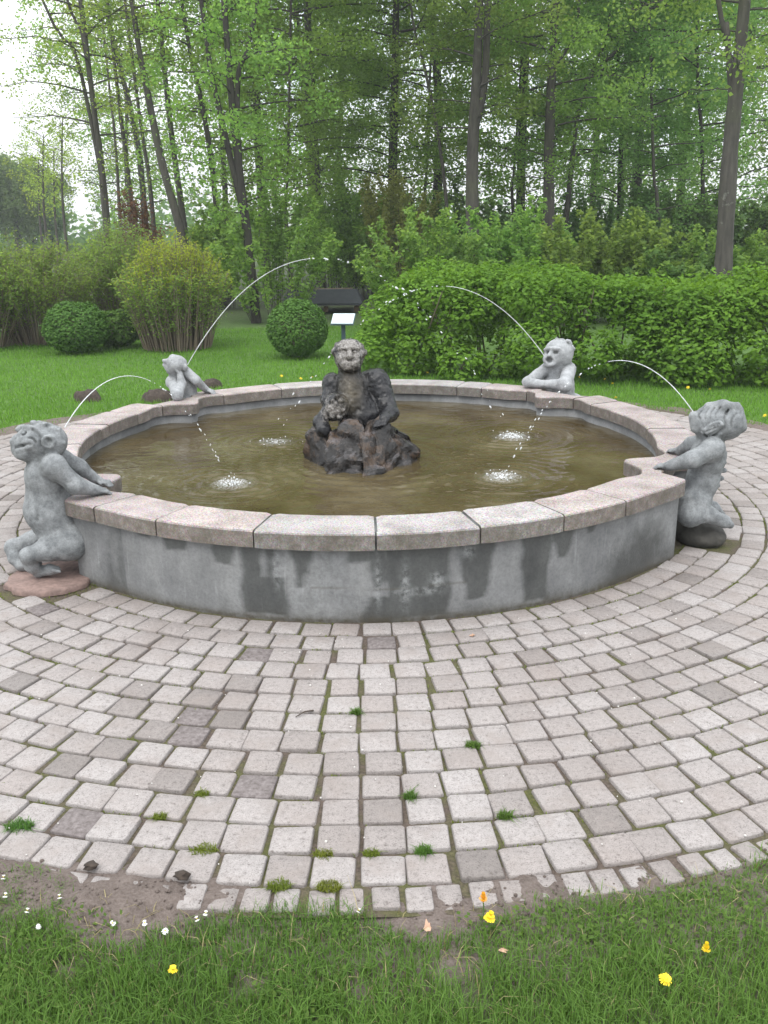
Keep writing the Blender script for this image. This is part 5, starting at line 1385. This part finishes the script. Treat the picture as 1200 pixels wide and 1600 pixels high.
# ------------------------------------------------------------------ flowers and small litter
def petal_disc(n, r0, r1, w_, zc, droop, q, layers=2):
    V, F = [], []
    for l in range(layers):
        for i in range(n):
            a = (i + .5 * l) * 2 * math.pi / n + q.normal(0, .06); R1 = r1 * (1 - .28 * l) * q.uniform(.88, 1.08); z = zc + .004 * l
            d = np.array((math.cos(a), math.sin(a), 0)); s = np.array((-d[1], d[0], 0)) * w_ * .5; b = len(V)
            V += [d * r0 - s * .6 + (0, 0, z), d * r0 + s * .6 + (0, 0, z), d * R1 + s * .8 + (0, 0, z - droop + .006 * l), d * R1 - s * .8 + (0, 0, z - droop + .006 * l)]
            F.append((b, b + 1, b + 2, b + 3))
    return np.array(V), np.array(F)
def flower(name, label, cat, p, h, r, m_, q, tilt=(0, 0), n=22, layers=3, group=None, droop=.002, eye=None):
    t = thing(name, label, cat, tuple(p), group)
    g = Geo(); tube(g, np.array([(0, 0, -.03), (.002, .001, h * .5), (0, 0, h)]), [.0022, .002, .0018], 5); link('stem', g.mesh('stem', M['stemg'], True), t)
    V, F = petal_disc(n, r * .12, r, r * .30, 0, droop, q, layers); o = link('petals', me_np('petals', V, F, M[m_]), t, (0, 0, h)); o.rotation_euler = (*tilt, q.uniform(0, 6))
    c = link('flower_centre', me_np('flower_centre', ICO[0] * np.array((r * .34, r * .34, r * .26)) + (0, 0, .004), ICO[1], eye or M[m_], True), t, (0, 0, h)); c.rotation_euler = o.rotation_euler
    return t
q = np.random.default_rng(3)
def lift(px_, py_, h):
    return plane(px_, py_, h - .0) * (1, 1, 0)
flower('dandelion', 'open yellow dandelion just below the orange bud at the soil edge', 'dandelion', lift(765, 1434, .035), .035, .016, 'petal', q, (.25, 0), 24, 3)
flower('dandelion', 'half-closed orange dandelion head above the open yellow one', 'dandelion', lift(755, 1408, .045), .045, .012, 'petal_o', q, (0, 0), 12, 3, droop=-.007)
flower('dandelion', 'ragged yellow dandelion nearest the viewer in the grass', 'dandelion', lift(1040, 1530, .04), .04, .016, 'petal', q, (.35, -.1), 15, 2)
flower('dandelion', 'small closing yellow dandelion above the ragged one', 'dandelion', lift(1103, 1486, .04), .04, .011, 'petal', q, (0, 0), 14, 3, droop=-.006)
flower('dandelion', 'lone small yellow dandelion among the daisies side of the grass', 'dandelion', lift(270, 1515, .04), .04, .012, 'petal', q, (.2, 0), 16, 2)
GD = 'white daisies in the near grass'
DA = [((8, 1400), 'daisy at the outermost end of the near grass'), ((5, 1372), 'daisy on the soil by the picture edge'), ((93, 1402), 'daisy at the tip of the grass tongue beside bare soil'), ((42, 1424), 'daisy low in the grass tongue'), ((60, 1448), 'half-hidden daisy below the grass tongue'),
      ((226, 1443), 'daisy at the edge where bare soil meets grass'), ((258, 1455), 'largest white daisy in the near grass'), ((308, 1437), 'first of a pair of daisies by the edging stones'), ((321, 1428), 'second of a pair of daisies by the edging stones'), ((560, 1424), 'single daisy in front of the paving middle'), ((177, 1443), 'small pale daisy on bare soil')]
for (x, y), lab in DA: flower('daisy', 'white ' + lab, 'daisy', lift(x, y, .022), .022, .0068 if 'largest' not in lab else .009, 'white_petal', q, tuple(q.normal(0, .35, 2)), 13, 2, GD, eye=M['petal'])
# yellow dots far off on the lawn
GF = 'dandelions far off on the lawn'
FD = [((945, 593), 'far dandelion just right of the horned imp'), ((957, 600), 'far dandelion on the lawn, second from the horned imp'), ((1075, 606), 'far dandelion left of the cropped-hair imp'), ((1109, 609), 'far dandelion above the cropped-hair imp'), ((962, 622), 'far dandelion close to the basin rim'),
      ((1195, 650), 'far dandelion on the lawn at the right picture edge'), ((488, 590), 'far dandelion left of the troll head'), ((470, 592), 'far dandelion behind the basin rim, left of the troll'), ((440, 588), 'far dandelion nearest the clipped round bush'), ((668, 583), 'far dandelion by the hedge foot right of the troll'), ((742, 585), 'far dandelion at the hedge foot, mid lawn'), ((905, 590), 'far dandelion against the hedge shadow')]
for (x, y), lab in FD:
    flower('dandelion', lab, 'dandelion', plane(x, y, .04) * (1, 1, 0), .045, .022, 'petal', q, (.5, 0), 8, 2, GF)

def molehill(label, p, r, h, seed):
    q = np.random.default_rng(seed); n, mr = 28, 8; V = []
    for i in range(mr):
        k = i / (mr - 1); rr = r * (1 - k); z = h * (1 - (1 - k) ** 2) ** .8
        a = np.arange(n) * 2 * math.pi / n; x, y = rr * np.cos(a) * 1.3, rr * np.sin(a); nn = (fbm(np.column_stack([x, y]) * 22 + seed, seed, 3) - .5)
        V.append(np.column_stack([x * (1 + nn * .5), y * (1 + nn * .5), z + nn * .05 - (.05 if i == 0 else 0)]))
    V = np.concatenate(V); i = np.arange(n); j = (i + 1) % n
    F = np.concatenate([np.stack([t * n + i, t * n + j, (t + 1) * n + j, (t + 1) * n + i], 1) for t in range(mr - 1)])
    tag(link('molehill', me_np('molehill', V, F, M['mole'], True), None, tuple(p)), label, 'molehill', 'molehills on the lawn')
M['mole'] = flat('mole_earth', (.05, .038, .03), 1, .5, 40)
molehill('dark molehill standing apart, farthest from the snouted imp', plane(138, 622), .13, .09, 3)
molehill('wide dark molehill close to the snouted imp\'s elbow', plane(247, 622), .15, .10, 4)
molehill('small dark molehill behind the snouted imp\'s outstretched arm', plane(330, 601), .11, .07, 5)

def litter():
    q = np.random.default_rng(9)
    P = [plane(490, 1110, .003), plane(476, 1112, .006), plane(462, 1120, .003)]; g = Geo(); o = P[1]; tube(g, np.array(P) - o, [.0035, .003, .002], 5)
    tag(link('fallen_twig', g.mesh('fallen_twig', M['twigd'], True), None, tuple(o)), 'thin dark twig lying across a pale stone', 'twig')
    for (x, y), lab, s in (((668, 1449), 'dry pinkish-brown leaf on the bare soil', .024), ((738, 992), 'small dry leaf on the paving near the basin', .02), ((785, 1484), 'pale dry leaf in the grass below the dandelions', .018), ((586, 962), 'brown leaf caught at the foot of the basin wall', .022)):
        V, F = leaf_quads(np.concatenate([np.zeros((1, 3)), q.normal(0, s * .12, (5, 3)) * (1, 1, .4)]), s * 1.3, s * .8, q, .18); p = plane(x, y, .012)
        tag(link('dry_leaf', me_np('dry_leaf', V, F, M['deadleaf']), None, tuple(p)), lab, 'leaf')
    # crumbs of grit on the stones
    n = 420; th = q.uniform(-2.6, -.5, n); r_ = q.uniform(2.25, 4.1, n) ** 1.0; g = Geo(); P = pol(r_, th, .002); blobs(g, P, np.abs(q.normal(.0022, .0012, n)).clip(.001))
    tag(link('grit', g.mesh('grit', M['grit'])), 'loose grit and crumbs scattered on the paving', 'grit', kind='stuff')
    n = 1500; th = q.uniform(-2.4, -.7, n); r_ = q.normal(4.08, .06, n); g = Geo(); P = pol(r_, th, 0); P[:, 2] = soil_h(P) + .002; blobs(g, P, np.abs(q.normal(.0035, .002, n)).clip(.0012))
    tag(link('soil_crumbs', g.mesh('soil_crumbs', M['soil'])), 'crumbs of earth on the bare soil edge', 'soil', kind='stuff')
    for (x, y), lab in (((283, 1368), 'dark clod of earth at the edging, right-hand one'), ((142, 1352), 'dark flat clod of earth lying on the edge soil')):
        v, f = ico(.016, 2); v = v * (1.4, 1.0, .5) * (1 + (fbm(v * 110 + 3 * x, 2, 2) - .5)[:, None] * 2.2)
        tag(link('earth_clod', me_np('earth_clod', v, f, M['mole'], True), None, tuple(plane(x, y, .012))), lab.replace('right-hand one', 'beside a worn stone'), 'clod')
litter()

# ------------------------------------------------------------------ thin haze volume, added to lift the wood's darks and fade far trees
def haze():
    m = bpy.data.materials.new('haze'); m.use_nodes = True; t = m.node_tree; t.nodes.clear()
    o = t.nodes.new('ShaderNodeOutputMaterial'); v = t.nodes.new('ShaderNodeVolumePrincipled')
    v.inputs['Color'].default_value = (.93, .96, 1, 1); v.inputs['Density'].default_value = .0016; v.inputs['Anisotropy'].default_value = .2
    t.links.new(v.outputs[0], o.inputs['Volume'])
    tag(link('haze', box_me('haze', (-165, -65, -1.2), (165, 205, 19), m)), 'thin pale haze across the park, added to lift the darks', 'haze', kind='stuff')
haze()
